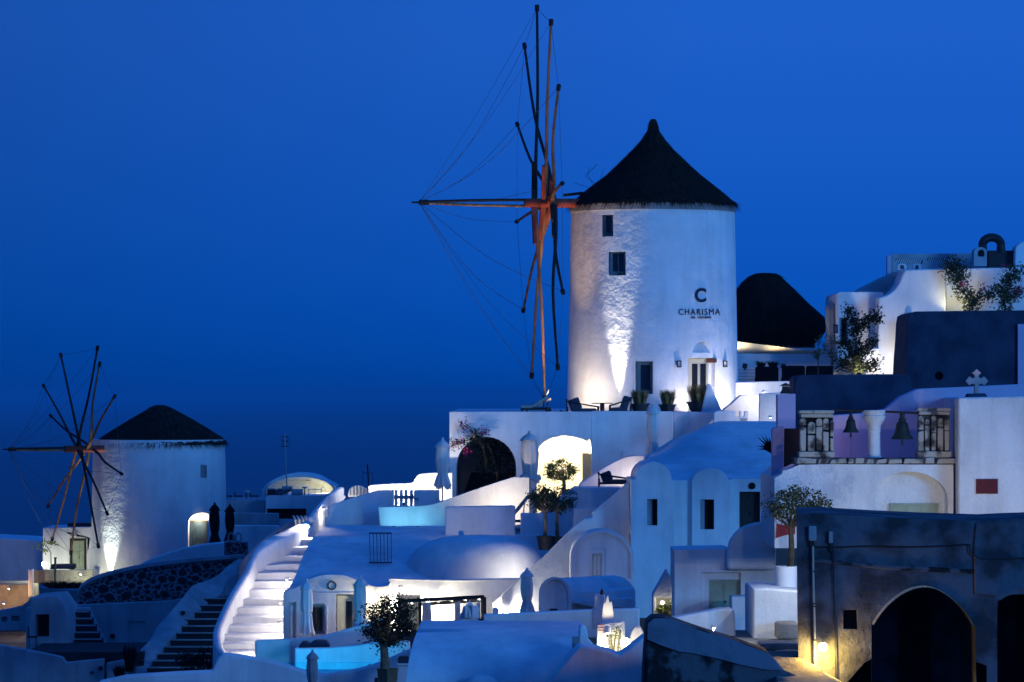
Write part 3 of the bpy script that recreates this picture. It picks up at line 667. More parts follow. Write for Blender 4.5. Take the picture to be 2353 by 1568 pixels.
SY = 190.0
t = T('windmill', 'small far windmill on the left with low thatched cap and crossed sail spars', 'windmill', W(365, 1330, SY))
rows = [(1345, 208, 523), (1250, 210.5, 521), (1150, 212, 519.5), (1010, 214, 516.5)]
tower = M('tower', rings(rows, SY, 96), 'white_mill', t)
def surf2(u): return SY - math.sqrt(max(0, 154 ** 2 - (u - 366) ** 2)) * m_px(SY)
boolean_cut(tower, [prism(arch(427, 485, 1181, 1205, 1268), surf2(456) - 1.5, 2.1), box(455, 476, 1068, 1099, surf2(465) - 1.2, 1.5)])
window(t, 455.5, 475.5, 1069, 1098, surf2(465) + .22, 'canvas_grey', 'canvas_grey', fw=3)
door(t, 428, 475, 1196, 1266, surf2(456) + .45, 'door_blue', 1, planks=5, frame=3, fmt='wood_dark')
rows = [(931, 358, 376), (936, 348, 389), (946, 331, 409), (964, 300, 442), (986, 264, 480), (1004, 235, 508), (1015, 222, 520), (1021, 224, 519)]
thatch_roof(t, rows, SY, 23, 4200, sm='straw_grey', eave=.14)
tips = [(224, 800), (229, 837), (263.6, 911), (279, 1089), (246.2, 1180), (225.7, 1254.6), (163, 1270), (120, 1240), (110.8, 1162.8), (116.7, 955.8), (100.5, 887), (140, 816.5)]
offs = [10, -20, -14, -28, 8, 0, -20, 10, -14, -28, 8, 0]
lit = ['spar_dark', 'spar', 'spar', 'spar_dark', 'spar_dark', 'spar_dark', 'spar', 'spar', 'spar', 'spar_dark', 'spar_dark', 'spar_dark']  # lit and unlit spars again told apart by wood colour
sail_wheel(t, (186, 1032), tips, 21.0, SY - 3.0, (240, 1030), (16, 1038), .062, offs, lit, thick=False, bow_gap=3)
bulb_lamp(457, 1189, surf2(456) + .25, 16, 'glowing lamp in the arched doorway of the small far windmill', WARM, rad=.13, bracket=(0, .2, .1))
ground_lamp(250, 1325, surf2(250) - .55, 560, 'spotlight at the foot of the small far windmill', (.86, 1, .9), (.05, .17, 1), 52, blend=1.0)
# ================================================================== terrace of the big mill
TY = 144.0
recs = [(arch(1048, 1186, 1004, 1075, 1240), 7.0), (sm2([(1233.5, 1240), (1233.5, 1048), (1236, 1034), (1245, 1021), (1262, 1009), (1285, 1003), (1305, 1002), (1330, 1007), (1348, 1014), (1361, 1025), (1361, 1240)], 2), 4.2)]
t = house('terrace_building', 'white terrace building with one dark and one brightly lit arch under the big windmill', [(1033, 1250), (1033, 947), (1359, 946.5), (1359, 1250)], TY, 26, recs, 'white', 'building', bev=.04, wv=.4)
M('inner_door', box(1338, 1358, 1042, 1150, TY + .6, .12), 'cream_paint', t)
M('annex_wall', prism([(1359.4, 1250), (1359.4, 945), (1547, 946), (1547, 1120), (1500, 1250)], TY + .18, 25, (), .4), 'white', t, bevel=.03)
M('annex_wall', prism([(1547.4, 1120), (1547.4, 946.5), (1700, 947), (1700, 1120)], TY + 1.0, 24, (), .4), 'white', t, bevel=.03)
M('niche_frame', prism(rect(1431, 1500, 1036, 1090), TY + .10, .1, [(rect(1441, 1500 - 6, 1046, 1086), .06)]), 'white', t, bevel=.01)
bulb_lamp(1297, 1007, TY + 2.2, 250, 'bright lamp inside the lit arch under the big windmill terrace', (1, .80, .42), mt='bulb_soft', bracket=(0, 0, .3))
ground_lamp(1420, 944, surf(1416, 930) - .26, 1300, 'spotlight on the terrace floor grazing the big mill wall', WHITE, (-.012, .062, 1), 26, blend=.8)
ground_lamp(1290, 948, MY - 3.4, 150, 'spotlight at the seaward foot of the big windmill', (1, .80, .56), (.45, .45, .75), 150, blend=1.0)
ground_lamp(1350, 952, surf(1345, 930) - 1.9, 60, 'low floodlight behind the armchairs on the mill terrace', (1, .86, .66), (.25, .4, .8), 140)
ground_lamp(1262, 944, MY - 3.2, 460, 'spotlight under the sail wheel at the terrace edge', (1, .62, .25), (-.10, .12, 1), 60)
ground_lamp(1600, 950, surf(1600, 930) - 1.1, 95, 'floodlight in front of the big mill door', (1, .86, .78), (.1, .5, .7), 150)
ground_lamp(1690, 944, surf(1680, 930) - 1.3, 70, 'floodlight by the steps right of the big mill door', (1, .9, .85), (-.1, .6, .7), 150)
lounger('beige sun lounger with raised back at the terrace edge under the sail wheel', 1196, 1258, 952, TY + 2.2, .36, group='loungers on the mill terrace')
lounger('second sun lounger half hidden behind the first under the sail wheel', 1208, 1266, 950, TY + 3.4, .26, group='loungers on the mill terrace')
chair('dark armchair with cushions on the mill terrace, nearest the sail wheel', 1300, 1378, 917, 962, TY + .9, group='armchairs on the mill terrace')
chair('dark armchair on the mill terrace facing the other one across a table', 1400, 1452, 912, 962, TY + .9, face=-1, group='armchairs on the mill terrace')
tb = T('side_table', 'thin dark table between the two armchairs on the mill terrace', 'table', W(1384, 962, TY + 1.1))
M('table_top', box(1360, 1408, 926, 928, TY + .8, .7), 'iron', tb); M('post', box(1379, 1389, 928, 962, TY + 1.05, .15), 'iron', tb)
for lab, a, b_, vp, vg, sd in (('dry grass in the planter nearest the terrace armchairs', 1447, 1493, 928, 36, 1), ('dry grass in the middle planter before the mill', 1513, 1554, 930, 38, 2), ('tallest clump of dry grass, in the planter by the mill door', 1577, 1632, 924, 44, 3)):
    c = (a + b_) / 2
    pot({1: 'dark tapered planter nearest the terrace armchairs', 2: 'dark tapered planter in the middle of the three before the mill', 3: 'widest dark tapered planter, below the mill door'}[sd], a, b_, vp, 958, TY + 1.7, 'pot_dark', .45, square=False, n=4 if sd != 1 else 12, group='planters on the mill terrace')
    grass_clump(lab, c, vp + 2, TY + 1.7, (b_ - a) * .5, vg, n=520, group='grass clumps on the mill terrace', seed=sd)
# stair wing, small walls right of the mill
wall1('stair_wing', 'slanting white wing wall by the big mill door', [(1610, 955), (1624, 886), (1629, 881), (1634, 887), (1660, 945), (1660, 955)], TY + 1.4, .3, bev=.04)
wall1('stair_parapet', 'sloping white parapet right of the big windmill above the blue roof', [(1583, 1012), (1662, 942), (1703, 908), (1765, 906), (1765, 1000), (1600, 1012)], TY - .6, 1.2, bev=.04)
t = house('castle_wall', 'small pale wall with two notches in its top and a little sign', [(1640, 985), (1640, 948), (1650, 944), (1690, 944.5), (1690, 958), (1699, 958), (1699, 945), (1704, 945), (1704, 957), (1710, 957), (1710, 945), (1719, 945), (1719, 985)], TY - 3.4, .4, (), 'white', 'wall', .03, .2)
M('sign_plate', box(1702, 1717, 961, 969, TY - 3.43, .025), 'canvas_grey', t)
# closed parasols
umbrella('teal-lit closed parasol at the seaward end of the pool wall', 1017, 1010, 1120, 36, 140.5, 'canvas_teal', 1155, seed=1)
umbrella('large cream closed parasol between the dark arch and the lit arch', 1217, 995, 1106, 46, 139.0, 'canvas', 1205, seed=2, tie=.93)
umbrella('closed parasol before the terrace wall below the grass planters', 1500, 933, 1046, 30, 138.5, 'canvas', 1075, seed=3)
umbrella('closed parasol behind the diagonal white stair wall by the lit courtyard', 1211, 1309, 1409, 32, 119.5, 'canvas_white', 1425, seed=4)
umbrella('white closed parasol in front of the round-gabled house by the stairs', 705, 1334, 1458, 32, 124.3, 'canvas_white', 1480, seed=5, tie=.58)
umbrella('cyan-lit closed parasol at the lower pool', 828, 1327, 1446, 32, 123.6, 'canvas_teal', 1495, seed=6)
umbrella('closed parasol in the bottom foreground before the lower pool', 718, 1497, 1600, 30, 113.0, 'canvas_grey', 1630, seed=7)
umbrella('black closed parasol beside the small far windmill door', 493.5, 1158, 1254, 26, 176.0, 'canvas_dark', 1285, group='black parasols by the far mill', seed=8)
umbrella('second black closed parasol further from the small windmill door', 528, 1162, 1246, 25, 178.0, 'canvas_dark', 1285, group='black parasols by the far mill', seed=9)
umbrella('slim grey-blue closed parasol by the upper right white house', 1910, 693, 800, 31, 156.5, 'canvas_grey', 860, seed=10)
# ================================================================== pool terrace in front of the lit arches
top = sm2([(878, 1166), (930, 1164.5), (960, 1163), (995, 1159.5), (1024, 1149), (1090, 1126), (1174, 1098.7), (1185, 1097.5)], 3)
wall1('pool_wall', 'long white wall sweeping up from the cyan pool to the lit arch', [(878, 1240)] + [(868.7, 1166)] + top[1:] + [(1216, 1097.6), (1216, 1240)], 138.2, .45, bev=.05, wv=0)
t = T('swimming_pool', 'small lit swimming pool at the foot of the sweeping white wall', 'pool', W(950, 1222, 136.6))
g = box(882, 1022, 1219, 1228, 136.6, 1.55); M('basin', g, 'pool_paint', t); M('water', box(882, 1022, 1214, 1216, 136.62, 1.5), 'water', t)
for i, u in enumerate((905, 960)): ground_lamp(u, 1214, 137.3, 15, ('underwater lamp', 'second underwater lamp')[i] + ' of the upper pool, %s' % ('seaward end', 'nearer the box wall')[i], (.25, .8, 1), (0, .55, .75), 165, name='pool_lamp')
wall1('box_wall', 'low white boxed wall beside the upper pool', sm2([(1023, 1240), (1023, 1165)], 1) + [(1184, 1162.5), (1184, 1232), (1183, 1245)], 134.2, .5, bev=.04, wv=.5)
ground_lamp(1060, 1226, 132.4, 9, 'small added roof light before the low boxed wall', (.85, .88, 1), (0, .9, .35), 150, name='step_light')  # added spot to brighten the boxed wall
ground_lamp(1150, 1190, 136.6, 60, 'floor lamp behind the low boxed wall lighting the sweeping wall', (1, .84, .6), (.1, .6, .5), 150)
wall1('terrace_floor', 'pale paved sun terrace behind the boxed wall', [(1184, 1216), (1184, 1213), (1300, 1213), (1300, 1216)], 134.6, 3.5, 'floor_pale', 'terrace', bev=0, wv=0)
lounger('brown sun lounger with raised back behind the boxed wall', 1138, 1214, 1210, 136.0, .74, frame='bark_dark')
wall1('pier_wall', 'white pier wall to the right of the cream parasol below the lit arch', [(1196, 1260), (1196, 1180), (1240, 1180), (1300, 1131), (1319, 1120), (1424, 1120), (1424, 1260)], 133.4, .5, bev=.04)
wall1('low_step', 'low white ledge in front of the potted olives', rect(1184, 1275, 1230, 1262), 131.9, .5, bev=.03)
t = wall1('white_block', 'small bright white block at the landing of the diagonal stair', rect(1318, 1371, 1169, 1230), 131.0, .6, bev=.03, wv=.3)
wall1('curved_parapet', 'white parapet curving up behind the slatted armchair', sm2([(1331, 1112), (1352, 1097.6), (1388, 1073.7), (1424, 1054.7), (1448, 1047.6), (1470, 1046)], 3) + [(1500, 1046), (1500, 1135), (1331, 1135)], 137.0, .5, bev=.04, wv=0)
wall1('armchair_terrace', 'white terrace edge under the slatted armchair', [(1319, 1200), (1319, 1121), (1432, 1121), (1500, 1121), (1500, 1200)], 134.6, 2.4, bev=.03, wv=.4)
chair('dark slatted armchair on the small terrace under the sloping parapet', 1374, 1448, 1086, 1122, 135.4)
bulb_lamp(1480, 1100, 136.0, 26, 'lamp by the slatted armchair on the small terrace', (1, .85, .8), rad=.06, bracket=(0, .2, 0))
tree('olive_tree', 'small olive tree in the front pot below the lit arch', 1251, 1240, 130.4, 1172, 1246, 1148, 33, 26, seed=3, tr=.06, group='small olive trees below the lit arch')
tree('olive_tree', 'small olive tree in the rear pot, touching its neighbour', 1281, 1240, 131.2, 1172, 1290, 1150, 36, 28, seed=4, tr=.06, group='small olive trees below the lit arch')
tree('olive_tree', 'bright yellow-green round tree in front of the lit arch', 1293, 1135, 140.5, 1100, 1287, 1082, 35, 23, 'leaf_light', seed=5, tr=.06)
pot('dark conical pot of the front small olive tree', 1233, 1272, 1232, 1264, 130.4, 'pot_dark', .72)
pot('dark pot of the rear small olive tree behind the stair wall', 1263, 1300, 1234, 1264, 131.2, 'pot_dark', .75)
vine('bougainvillea', 'bougainvillea with magenta blooms hanging over the dark arch', [[(1118, 1075, .4), (1110, 1030, .1), (1096, 1005, -.2), (1085, 990, -.25), (1062, 975, -.3)], [(1100, 1010, -.1), (1080, 1010, -.25), (1060, 1017, -.3), (1038, 1024, -.3)], [(1105, 1005, -.2), (1112, 992, -.2)]], TY, 'leaf_dark', [(1062, 976, -.35), (1070, 980, -.35), (1112, 990, -.3), (1058, 1016, -.35), (1040, 1024, -.35), (1074, 1040, -.2)], per=16, sp=.09, size=.1, seed=8)
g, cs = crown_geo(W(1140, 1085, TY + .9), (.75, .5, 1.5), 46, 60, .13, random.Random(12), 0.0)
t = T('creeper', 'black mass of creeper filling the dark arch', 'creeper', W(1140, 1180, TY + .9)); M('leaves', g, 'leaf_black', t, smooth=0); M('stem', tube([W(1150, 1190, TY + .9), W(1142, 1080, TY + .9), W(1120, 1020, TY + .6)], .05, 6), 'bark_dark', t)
# ================================================================== white curved stair, gate and walls behind
vs_ = [1120, 1137, 1169, 1195, 1208, 1222, 1237, 1258, 1279, 1316, 1372, 1434, 1458, 1481, 1497, 1510]
Iu = [790, 762, 732, 716, 706, 684, 652, 611, 591, 576, 541.6, 514, 508, 511.5, 518, 526]
Ou = [768, 751, 720, 702, 674, 646, 612, 587, 575, 557, 523, 495, 489.5, 492, 503, 516]
def stair_Y(v): return 127.6 + (1510 - v) / 273 * 8.4 if v > 1237 else 136.0 + (1237 - v) / 117 * 8
P = smooth_pts([Vector((v, a, b_)) for v, a, b_ in zip(vs_, Iu, Ou)], 3)
secs = []
for q in P:
    v, i, o = q; Y = stair_Y(v); hh = 46 if v > 1237 else 46 + min(40, (1237 - v))
    secs.append([W(o - 3, v + 230, Y), W(o, v + 3, Y), W(o + 3, v, Y), W(i - 2.5, v, Y), W(i, v + 2.5, Y), W(i + 2, v + hh, Y), W(i + 2, v + 230, Y)])
t = T('white_staircase', 'brightly lit white curving staircase with thick parapet', 'staircase', W(580, 1510, 128))
M('parapet', loft(secs, True, True), 'white', t, smooth=50)
SR = [(518, 600, 1498, 1512), (519, 655, 1479, 1500), (522, 655, 1458, 1480), (528, 655, 1438, 1459), (533, 655, 1418, 1439), (545, 655, 1397, 1419), (552, 655, 1377, 1398), (560, 658, 1356, 1378), (570, 676, 1336, 1357), (583, 684, 1317, 1337), (594, 690, 1299, 1318), (612, 698, 1279, 1300), (640, 706, 1258, 1280), (668, 716, 1240, 1259)]
steps(t, [(a - 10, b_ + 12, vt, vb) for a, b_, vt, vb in SR], 128.65, .665, 'white', depth=1.7, slope=.085)
M('underbuild', prism([(560, 1520), (560, 1420), (640, 1300), (690, 1262), (760, 1262), (760, 1520)], 139.6, .6), 'white', t)
for i, (u, v, Y, pw) in enumerate(((642, 1430, 129.6, 27), (644, 1384, 131.3, 15), (594, 1496, 128.1, 22), (659, 1330, 132.9, 30), (744, 1168, 141.0, 10))):
    bulb_lamp(u, v, Y, pw, 'small step light of the white staircase, ' + ('beside the house corner', 'halfway beside the house wall', 'at the foot by the low wall', 'below the upper bend', 'near the stair top')[i], (1, .90, .80), rad=.05, mt='bulb_soft', bracket=(.12, .02, 0), name='step_light', group='step lights of the white staircase')
ground_lamp(716, 1194, 138.2, 210, 'spotlight at the upper landing shining down the white staircase', (1, .90, .80), (-.45, -.8, -.42), 125, name='step_light', group='step lights of the white staircase', blend=.9)
ground_lamp(704, 1214, 138.2, 42, 'spotlight on the upper landing lighting the stair parapet', (1, .90, .80), (-.6, .5, .2), 140, name='step_light', group='step lights of the white staircase', blend=.9)
t = house('landing_wall', 'lavender wall between the stair top and the upper pool', sm2([(754, 1163), (800, 1147), (868, 1127)], 4) + [(905, 1126.5), (905, 1163), (951, 1163), (951, 1126.5), (1010, 1126.5), (1010, 1163), (1010, 1225), (746, 1225), (746, 1190), (754, 1187)], 139.4, .4, (), 'white', 'wall', .03, .2)
t = T('picket_gate', 'small white picket gate glowing in the lavender wall', 'gate', W(928, 1163, 139.6))
M('rail', box(905, 951, 1139, 1147, 139.62, .05), 'canvas_grey', t)
for u in (908, 920, 931, 943): M('picket', box(u - 1.5, u + 6, 1126, 1163, 139.68, .03), 'white_wood', t)
M('latch', tube([W(952, 1146, 139.3), W(960, 1146, 139.3), W(960, 1152, 139.3)], .02, 6), 'iron', t)
wall1('rear_wall', 'brightly lit white wall with a rounded step behind the picket gate', sm2([(846, 1119), (852, 1115), (900, 1112), (945, 1110), (952, 1103), (961, 1091), (975, 1088), (1006, 1086)], 3) + [(1040, 1086), (1040, 1200), (846, 1200)], 143.4, .5, bev=.05, wv=0)
for i, u in enumerate((880, 930, 985)): ground_lamp(u, 1160, 142.2, 55, 'floor light washing the white rear wall, %s' % ('seaward one', 'behind the picket gate', 'nearest the teal parasol')[i], WHITE, (0, .75, .55), 150)
t = T('arched_grille', 'white fan-topped picket grille near the stair top', 'grille', W(822, 1140, 145.5))
M('backing', prism(arch(800, 845, 1116, 1136, 1142), 145.6, .1), 'white_wood', t)
for k in range(6): M('picket', box(803 + k * 7.4, 806 + k * 7.4, 1117 + abs(k - 2.5) * 2.2, 1139, 145.52, .04), 'canvas_grey', t)
bulb_lamp(790, 1142, 144.6, 14, 'lamp by the fan-topped grille', WHITE, rad=.05, mt='bulb_soft')
# ================================================================== blue roof, dome and courtyard
t = T('domed_house', 'big smooth roof with a shallow white dome above the lit courtyard', 'house', W(950, 1445, 128))
M('roof', mound([(1372, 127.9, 650, 1262), (1345, 128.4, 668, 1262), (1316, 129.3, 682, 1262), (1285, 130.6, 693, 1262), (1255, 132.2, 708, 1262), (1230, 134.2, 724, 1262), (1214, 136.4, 742, 1262), (1209, 138.0, 746, 1262)], 1.0), 'white', t, smooth=60)
M('dome', rings([(1229.5, 1085, 1115), (1231, 1050, 1155), (1236, 1012, 1190), (1245, 985, 1212), (1258, 962, 1230), (1274, 946, 1242), (1295, 934, 1250), (1325, 926, 1254), (1345, 925, 1255)], 130.4, 56, flat=.85), 'white', t, smooth=60)
gr = M('vent_grille', box(848, 900, 1224, 1227, 131.6, .04), 'iron', t); M('rail', box(848, 900, 1292, 1295, 129.9, .04), 'iron', gr)
for k in range(7): M('bar', tube([W(849 + k * 8.3, 1226, 131.75), W(851 + k * 8, 1294, 129.9)], .012, 6), 'iron', gr)
ground_lamp(1232, 1326, 127.6, 46, 'floodlight beside the diagonal stair lighting the dome', WHITE, (-.62, .5, .3), 160, blend=1.0)
YC = 127.3
t = house('courtyard_wall', 'glowing white courtyard wall below the dome', [(894, 1450), (894, 1329), (960, 1331), (1050, 1333), (1240, 1329), (1240, 1450)], YC, .5, [(arch(914, 966, 1344, 1370, 1449), .35)], 'white', 'wall', .03, .4)
M('coping', prism([(893, 1333), (893, 1329), (960, 1331), (1050, 1333), (1241, 1329), (1241, 1333), (1050, 1337), (960, 1335)], YC - .06, .6), 'white', t, bevel=.02)
door(t, 918, 962, 1372, 1449, YC + .22, 'glass', 2, frame=3, panels=False, fmt='iron')
bulb_lamp(902, 1383, YC - .28, 60, 'very bright globe lamp on the courtyard wall beside the glass door', (1, .9, .66), rad=.16, mt='bulb_white')
bulb_lamp(980, 1384, YC - .35, 60, 'globe lamp under the pergola in the courtyard', (1, .9, .66), rad=.13, mt='bulb_white')
bulb_lamp(1165, 1404, YC - 1.2, 110, 'low lamp at the far corner of the lit courtyard', WHITE, rad=.08, mt='bulb_white', bracket=(0, .3, -.1))
bulb_lamp(862, 1376, 125.2, 18, 'lamp beside the door of the round-gabled house', (1, .86, .55), rad=.07)
t = T('pergola', 'black beamed pergola with white drapes in the lit courtyard', 'pergola', W(1040, 1442, 125))
for a, b_, c, d, yy in ((916, 1382, 1113, 1371.5, 124.6), (960, 1390, 1114, 1378, 126.4)): M('beam', beam(W(a, b_, yy), W(c, d, yy), .1, .11), 'iron', t)
for a, b_, yy in ((965, 1380, 124.6), (1114, 1372, 124.6), (1108, 1376, 126.4)): M('post', beam(W(a, b_, yy), W(a + 1, 1444, yy), .09, .09), 'iron', t)
for k in range(6): M('rafter', beam(W(930 + 33 * k, 1381 - 1.9 * k, 124.62), W(946 + 31 * k, 1387 - 1.9 * k, 126.4), .06, .06), 'white_wood', t)
for a, b_ in ((969, 991), (1044, 1058), (1094, 1104)): M('drape', prism(wob([(a, 1444), (a + 1, 1385), (b_ - 1, 1383), (b_, 1444)], 2.5, a), 124.9, .06), 'canvas_white', t)
t = T('bell_chimney', 'little white chimney with a belfry opening above the foreground vault', 'chimney', W(1078, 1440, 116))
M('body', prism([(1056, 1445), (1057, 1412), (1061, 1410), (1064, 1396), (1099, 1395), (1101, 1445)], 116, .6, (), .3), 'white', t, bevel=.03)
M('belfry', prism(arch(1068, 1090, 1386, 1400, 1420), 115.8, .3, [(arch(1073, 1085, 1391, 1400, 1417, 8), .12)]), 'white', t, bevel=.02)
M('finial', rings([(1388, 1076, 1082), (1383, 1077, 1081), (1379, 1078.5, 1079.5)], 116, 8), 'white', t)
M('bell', rings([(1416, 1074.5, 1083.5), (1410, 1076, 1082), (1402, 1077, 1081), (1399, 1078.6, 1079.4)], 115.78, 10), 'canvas_white', t)
grass_clump('dark spiky bush on the foreground vault beside the little chimney', 1131, 1442, 115, 30, 24, 'leaf_black', 420, cat='bush', name='dark_bush', seed=6, w=.02, spread=1.6)
# round gabled house
gp = sm2([(650.6, 1361.5), (685, 1349), (708.6, 1332.5), (738.8, 1323), (766.6, 1321), (796.8, 1324), (822, 1335), (850, 1346), (878, 1349), (893.6, 1345)], 4)
YG = 125.6
t = house('gabled_house', 'white house with a low round gable and a porthole beside the bright stairs', [(651, 1520)] + gp + [(893.6, 1520)], YG, 2.0, [(rect(664, 681, 1384, 1490), .2), (rect(714, 746, 1388, 1458), .3), (rect(772, 818, 1366, 1455), .35), (sm2([(693, 1362), (715, 1343), (740, 1333), (766, 1331), (795, 1334), (812, 1343), (820, 1362)], 3), .06)], 'white', 'house', .03, 0)
window(t, 716, 744, 1394, 1454, YG + .22, 'canvas_grey', 'glass', 3, (1, 0), bars=3)
f = door(t, 775, 817, 1369, 1453, YG + .22, 'cream_paint', 1, frame=8, panels=False, handle=False); M('pane', box(795, 812, 1382, 1445, YG + .245, .02), 'glass', f)
g = G()
for k in range(24):
    a, b_ = 6.2832 * k / 24, 6.2832 * (k + 1) / 24
    g.add([W(762.7 + math.cos(x) * r_, 1346 + math.sin(x) * r_, YG + y) for y in (-.02, .06) for r_ in (7.6, 10.4) for x in (a, b_)], [(0, 1, 3, 2), (4, 5, 7, 6), (0, 1, 5, 4), (2, 3, 7, 6)])
M('porthole_ring', g, 'iron', t); M('porthole_glass', prism(disc(762.7, 1346, 8), YG + .015, .04), 'canvas_white', t)
for u in (668, 749): M('pilaster', box(u, u + 3.5, 1392, 1470, YG - .05, .1), 'white', t, bevel=.01)
# low walls, lower pool
wall1('low_wall', 'low curved white wall at the foot of the bright stairs', [(586, 1560), (586, 1472), (640, 1470), (732, 1464.7), (766.6, 1455.4), (813, 1441.5), (860, 1426), (895, 1420), (895, 1560)], 123.0, .4, bev=.05, wv=.4)
wall1('lower_pool_wall', 'white wall glowing cyan behind the lower pool', [(677, 1570), (677, 1488), (688, 1490.5), (755, 1489), (824.6, 1483), (848, 1478.6), (885, 1474), (942, 1474), (942, 1570)], 120.9, .4, bev=.05, wv=.4)
t = T('swimming_pool', 'strongly cyan-lit lower pool at the bottom of the picture', 'pool', W(760, 1570, 118.2))
M('basin', box(560, 880, 1556, 1566, 117.6, 3.25), 'pool_paint', t); M('water', box(560, 880, 1539, 1541, 117.62, 3.2), 'water', t)
for i, (u, pw) in enumerate(((694, 95), (850, 16))): ground_lamp(u, 1552, 119.5, pw, 'underwater lamp of the lower pool, %s' % ('left', 'right'), CYAN, (0, .8, .5), 165, name='pool_lamp') if False else ground_lamp(u, (1545, 1534)[i], 118.0, pw, 'underwater lamp of the lower pool, ' + ('below the left end of the cyan wall', 'near the big olive tree')[i], CYAN, ((.3, .8, .3), (-.5, .8, .3))[i], 165, name='pool_lamp')
wall1('pool_front_wall', 'white scalloped wall in front of the lower pool', [(225, 1600), (225, 1566), (290, 1552), (400, 1545), (488, 1541), (500, 1512), (516, 1501), (581, 1510), (650, 1525)] + sm2([(704, 1543.6), (743.4, 1549), (789.8, 1543.6), (859.4, 1527), (938, 1493)], 3) + [(980, 1500), (980, 1600)], 117.0, .5, bev=.08, wv=0)
for i, (a, b_, c, d) in enumerate(((686, 712, 1474, 1496), (708, 756, 1471, 1496), (828, 850, 1476, 1490))):
    M('cushion', mound([(d, 121.7, a, b_), ((c + d) / 2, 121.6, a + 1, b_ - 1), (c + 3, 121.8, a + (b_ - a) * .25, b_ - (b_ - a) * .15), (c, 122.1, a + (b_ - a) * .4, b_ - (b_ - a) * .3)], .3), 'cushion', None, ('small dark cushion behind the cyan pool wall', 'large dark pointed cushion behind the cyan pool wall', 'dark cushion under the cyan-lit parasol')[i], 'cushion', 'cushions behind the lower pool', smooth=50)
tree('olive_tree', 'big gnarled olive tree in a square pot beside the lower pool', 884, 1544, 115.0, 1478, 897, 1428, 66, 56, 'leaf_dark', 'bark', .125, 90, 60, .095, seed=15, lean=-4, hollow=.25)
pot('square brown pot of the big olive tree', 866, 915, 1537, 1568, 115.0, 'pot_brown', .9, n=4)
ground_lamp(868, 1562, 113.6, 16, 'spotlight at the foot of the big olive tree', (1, .8, .5), (.12, .35, 1), 60)
t = T('white_table', 'white side table with a dark cushion beside the big olive tree', 'table', W(926, 1572, 115.5)); M('top', box(912, 942, 1525, 1529, 115, .6), 'white_wood', t); M('leg', box(915, 939, 1529, 1574, 115.1, .4), 'white_wood', t)
M('cushion', mound([(1526, 115.1, 915, 941), (1515, 115.1, 914, 941), (1509, 115.3, 917, 936)], .3), 'cushion', None, 'dark cushion lying on the white side table', 'cushion', smooth=50)
# ================================================================== diagonal stair wall and middle houses
YD = 126.2
diag = [(1130, 1450), (1131, 1389), (1198, 1328), (1267, 1264), (1319, 1212), (1348, 1191.6), (1360, 1189), (1362, 1178.5), (1376, 1169), (1424, 1128.5), (1446, 1106), (1446, 1450)]
wall1('stair_wall', 'tall white triangular wall under the diagonal stair right of the courtyard', diag, YD, 1.0, bev=.03, wv=.3)
t = T('stair_coping', 'thin raised coping along the diagonal stair wall', 'coping', W(1250, 1290, YD))
cp = [(1131, 1389), (1198, 1328), (1267, 1264), (1319, 1212), (1346, 1192)]
M('coping', G().join(loft([[W(u, v + 3.4, YD - .05), W(u, v - .8, YD - .05), W(u, v - .8, YD + 1.05), W(u, v + 3.4, YD + 1.05)] for u, v in sm2(cp, 3)], True, True)), 'white', t, smooth=40)
wall1('gate_post', 'small white post at the lower end of the diagonal stair wall', [(1132, 1416), (1132, 1400), (1138, 1396), (1147, 1402), (1146, 1416)], 119.0, .4, bev=.02, wv=0)
YA = 123.6
t = house('arched_house', 'white house front with a broad round arch and a narrow window', arch(1311, 1456, 1219, 1282, 1420, 20), YA, 2.2, [(arch(1318, 1449, 1227, 1284, 1330, 20), .10)], 'white', 'house', .03, 0)
g = prism(rect(1355, 1390, 1262, 1330), YA + .05, .08, [(rect(1360, 1383, 1272, 1326), .06)]); M('window_surround', g, 'white', t, bevel=.01)
window(t, 1361, 1382, 1274, 1326, YA + .06, 'cream_paint', 'glass', 3.5, (1, 0))
bulb_lamp(1300, 1348, 121.6, 8, 'added unseen lamp in the gap between the arched house and the vaulted house', (1, .86, .9), rad=.05, mt='bulb_soft', bracket=(0, .3, -.1))  # added out of sight to bring lavender light onto the arched house
t = T('vaulted_house', 'low white house with a barrel-vaulted roof in front of the arched house', 'house', W(1340, 1420, 118))
ys_ = []
front = arch(1243, 1309, 1329, 1366, 1430, 16); bk = [(1352 + (u - 1243) * 1.55, 1322 + (v - 1329) * .9) for u, v in front]
M('vault', loft([[W(u, v, 117.6) for u, v in front], [W(u + (b_[0] - u) * 1.0, v + (b_[1] - v), 120.2) for (u, v), b_ in zip(front, bk)]], True, True), 'white', t, smooth=40)
M('front_rim', prism(arch(1238, 1313, 1326, 1366, 1430, 16), 117.52, .14, [(arch(1246, 1305, 1333, 1368, 1428, 16), .10)]), 'white', t, bevel=.02)
M('side_wall', prism([(1309, 1430), (1309, 1364), (1460, 1353), (1460, 1430)], 117.9, 1.5, (), .5), 'white', t, bevel=.03)
M('step_ledge', prism(wob([(1318, 1386), (1330, 1380), (1456, 1374), (1456, 1397), (1380, 1399), (1340, 1392)], 2.5), 117.4, .5), 'white', t, bevel=.03)
M('vent_slot', box(1264, 1281, 1399, 1404, 117.5, .06), 'wood_dark', t)
wall1('long_wall', 'long low lavender wall behind the foreground vault', [(1110, 1460), (1110, 1413), (1308, 1404), (1400, 1400), (1470, 1398), (1470, 1470)], 112.2, .5, bev=.05, wv=.8)
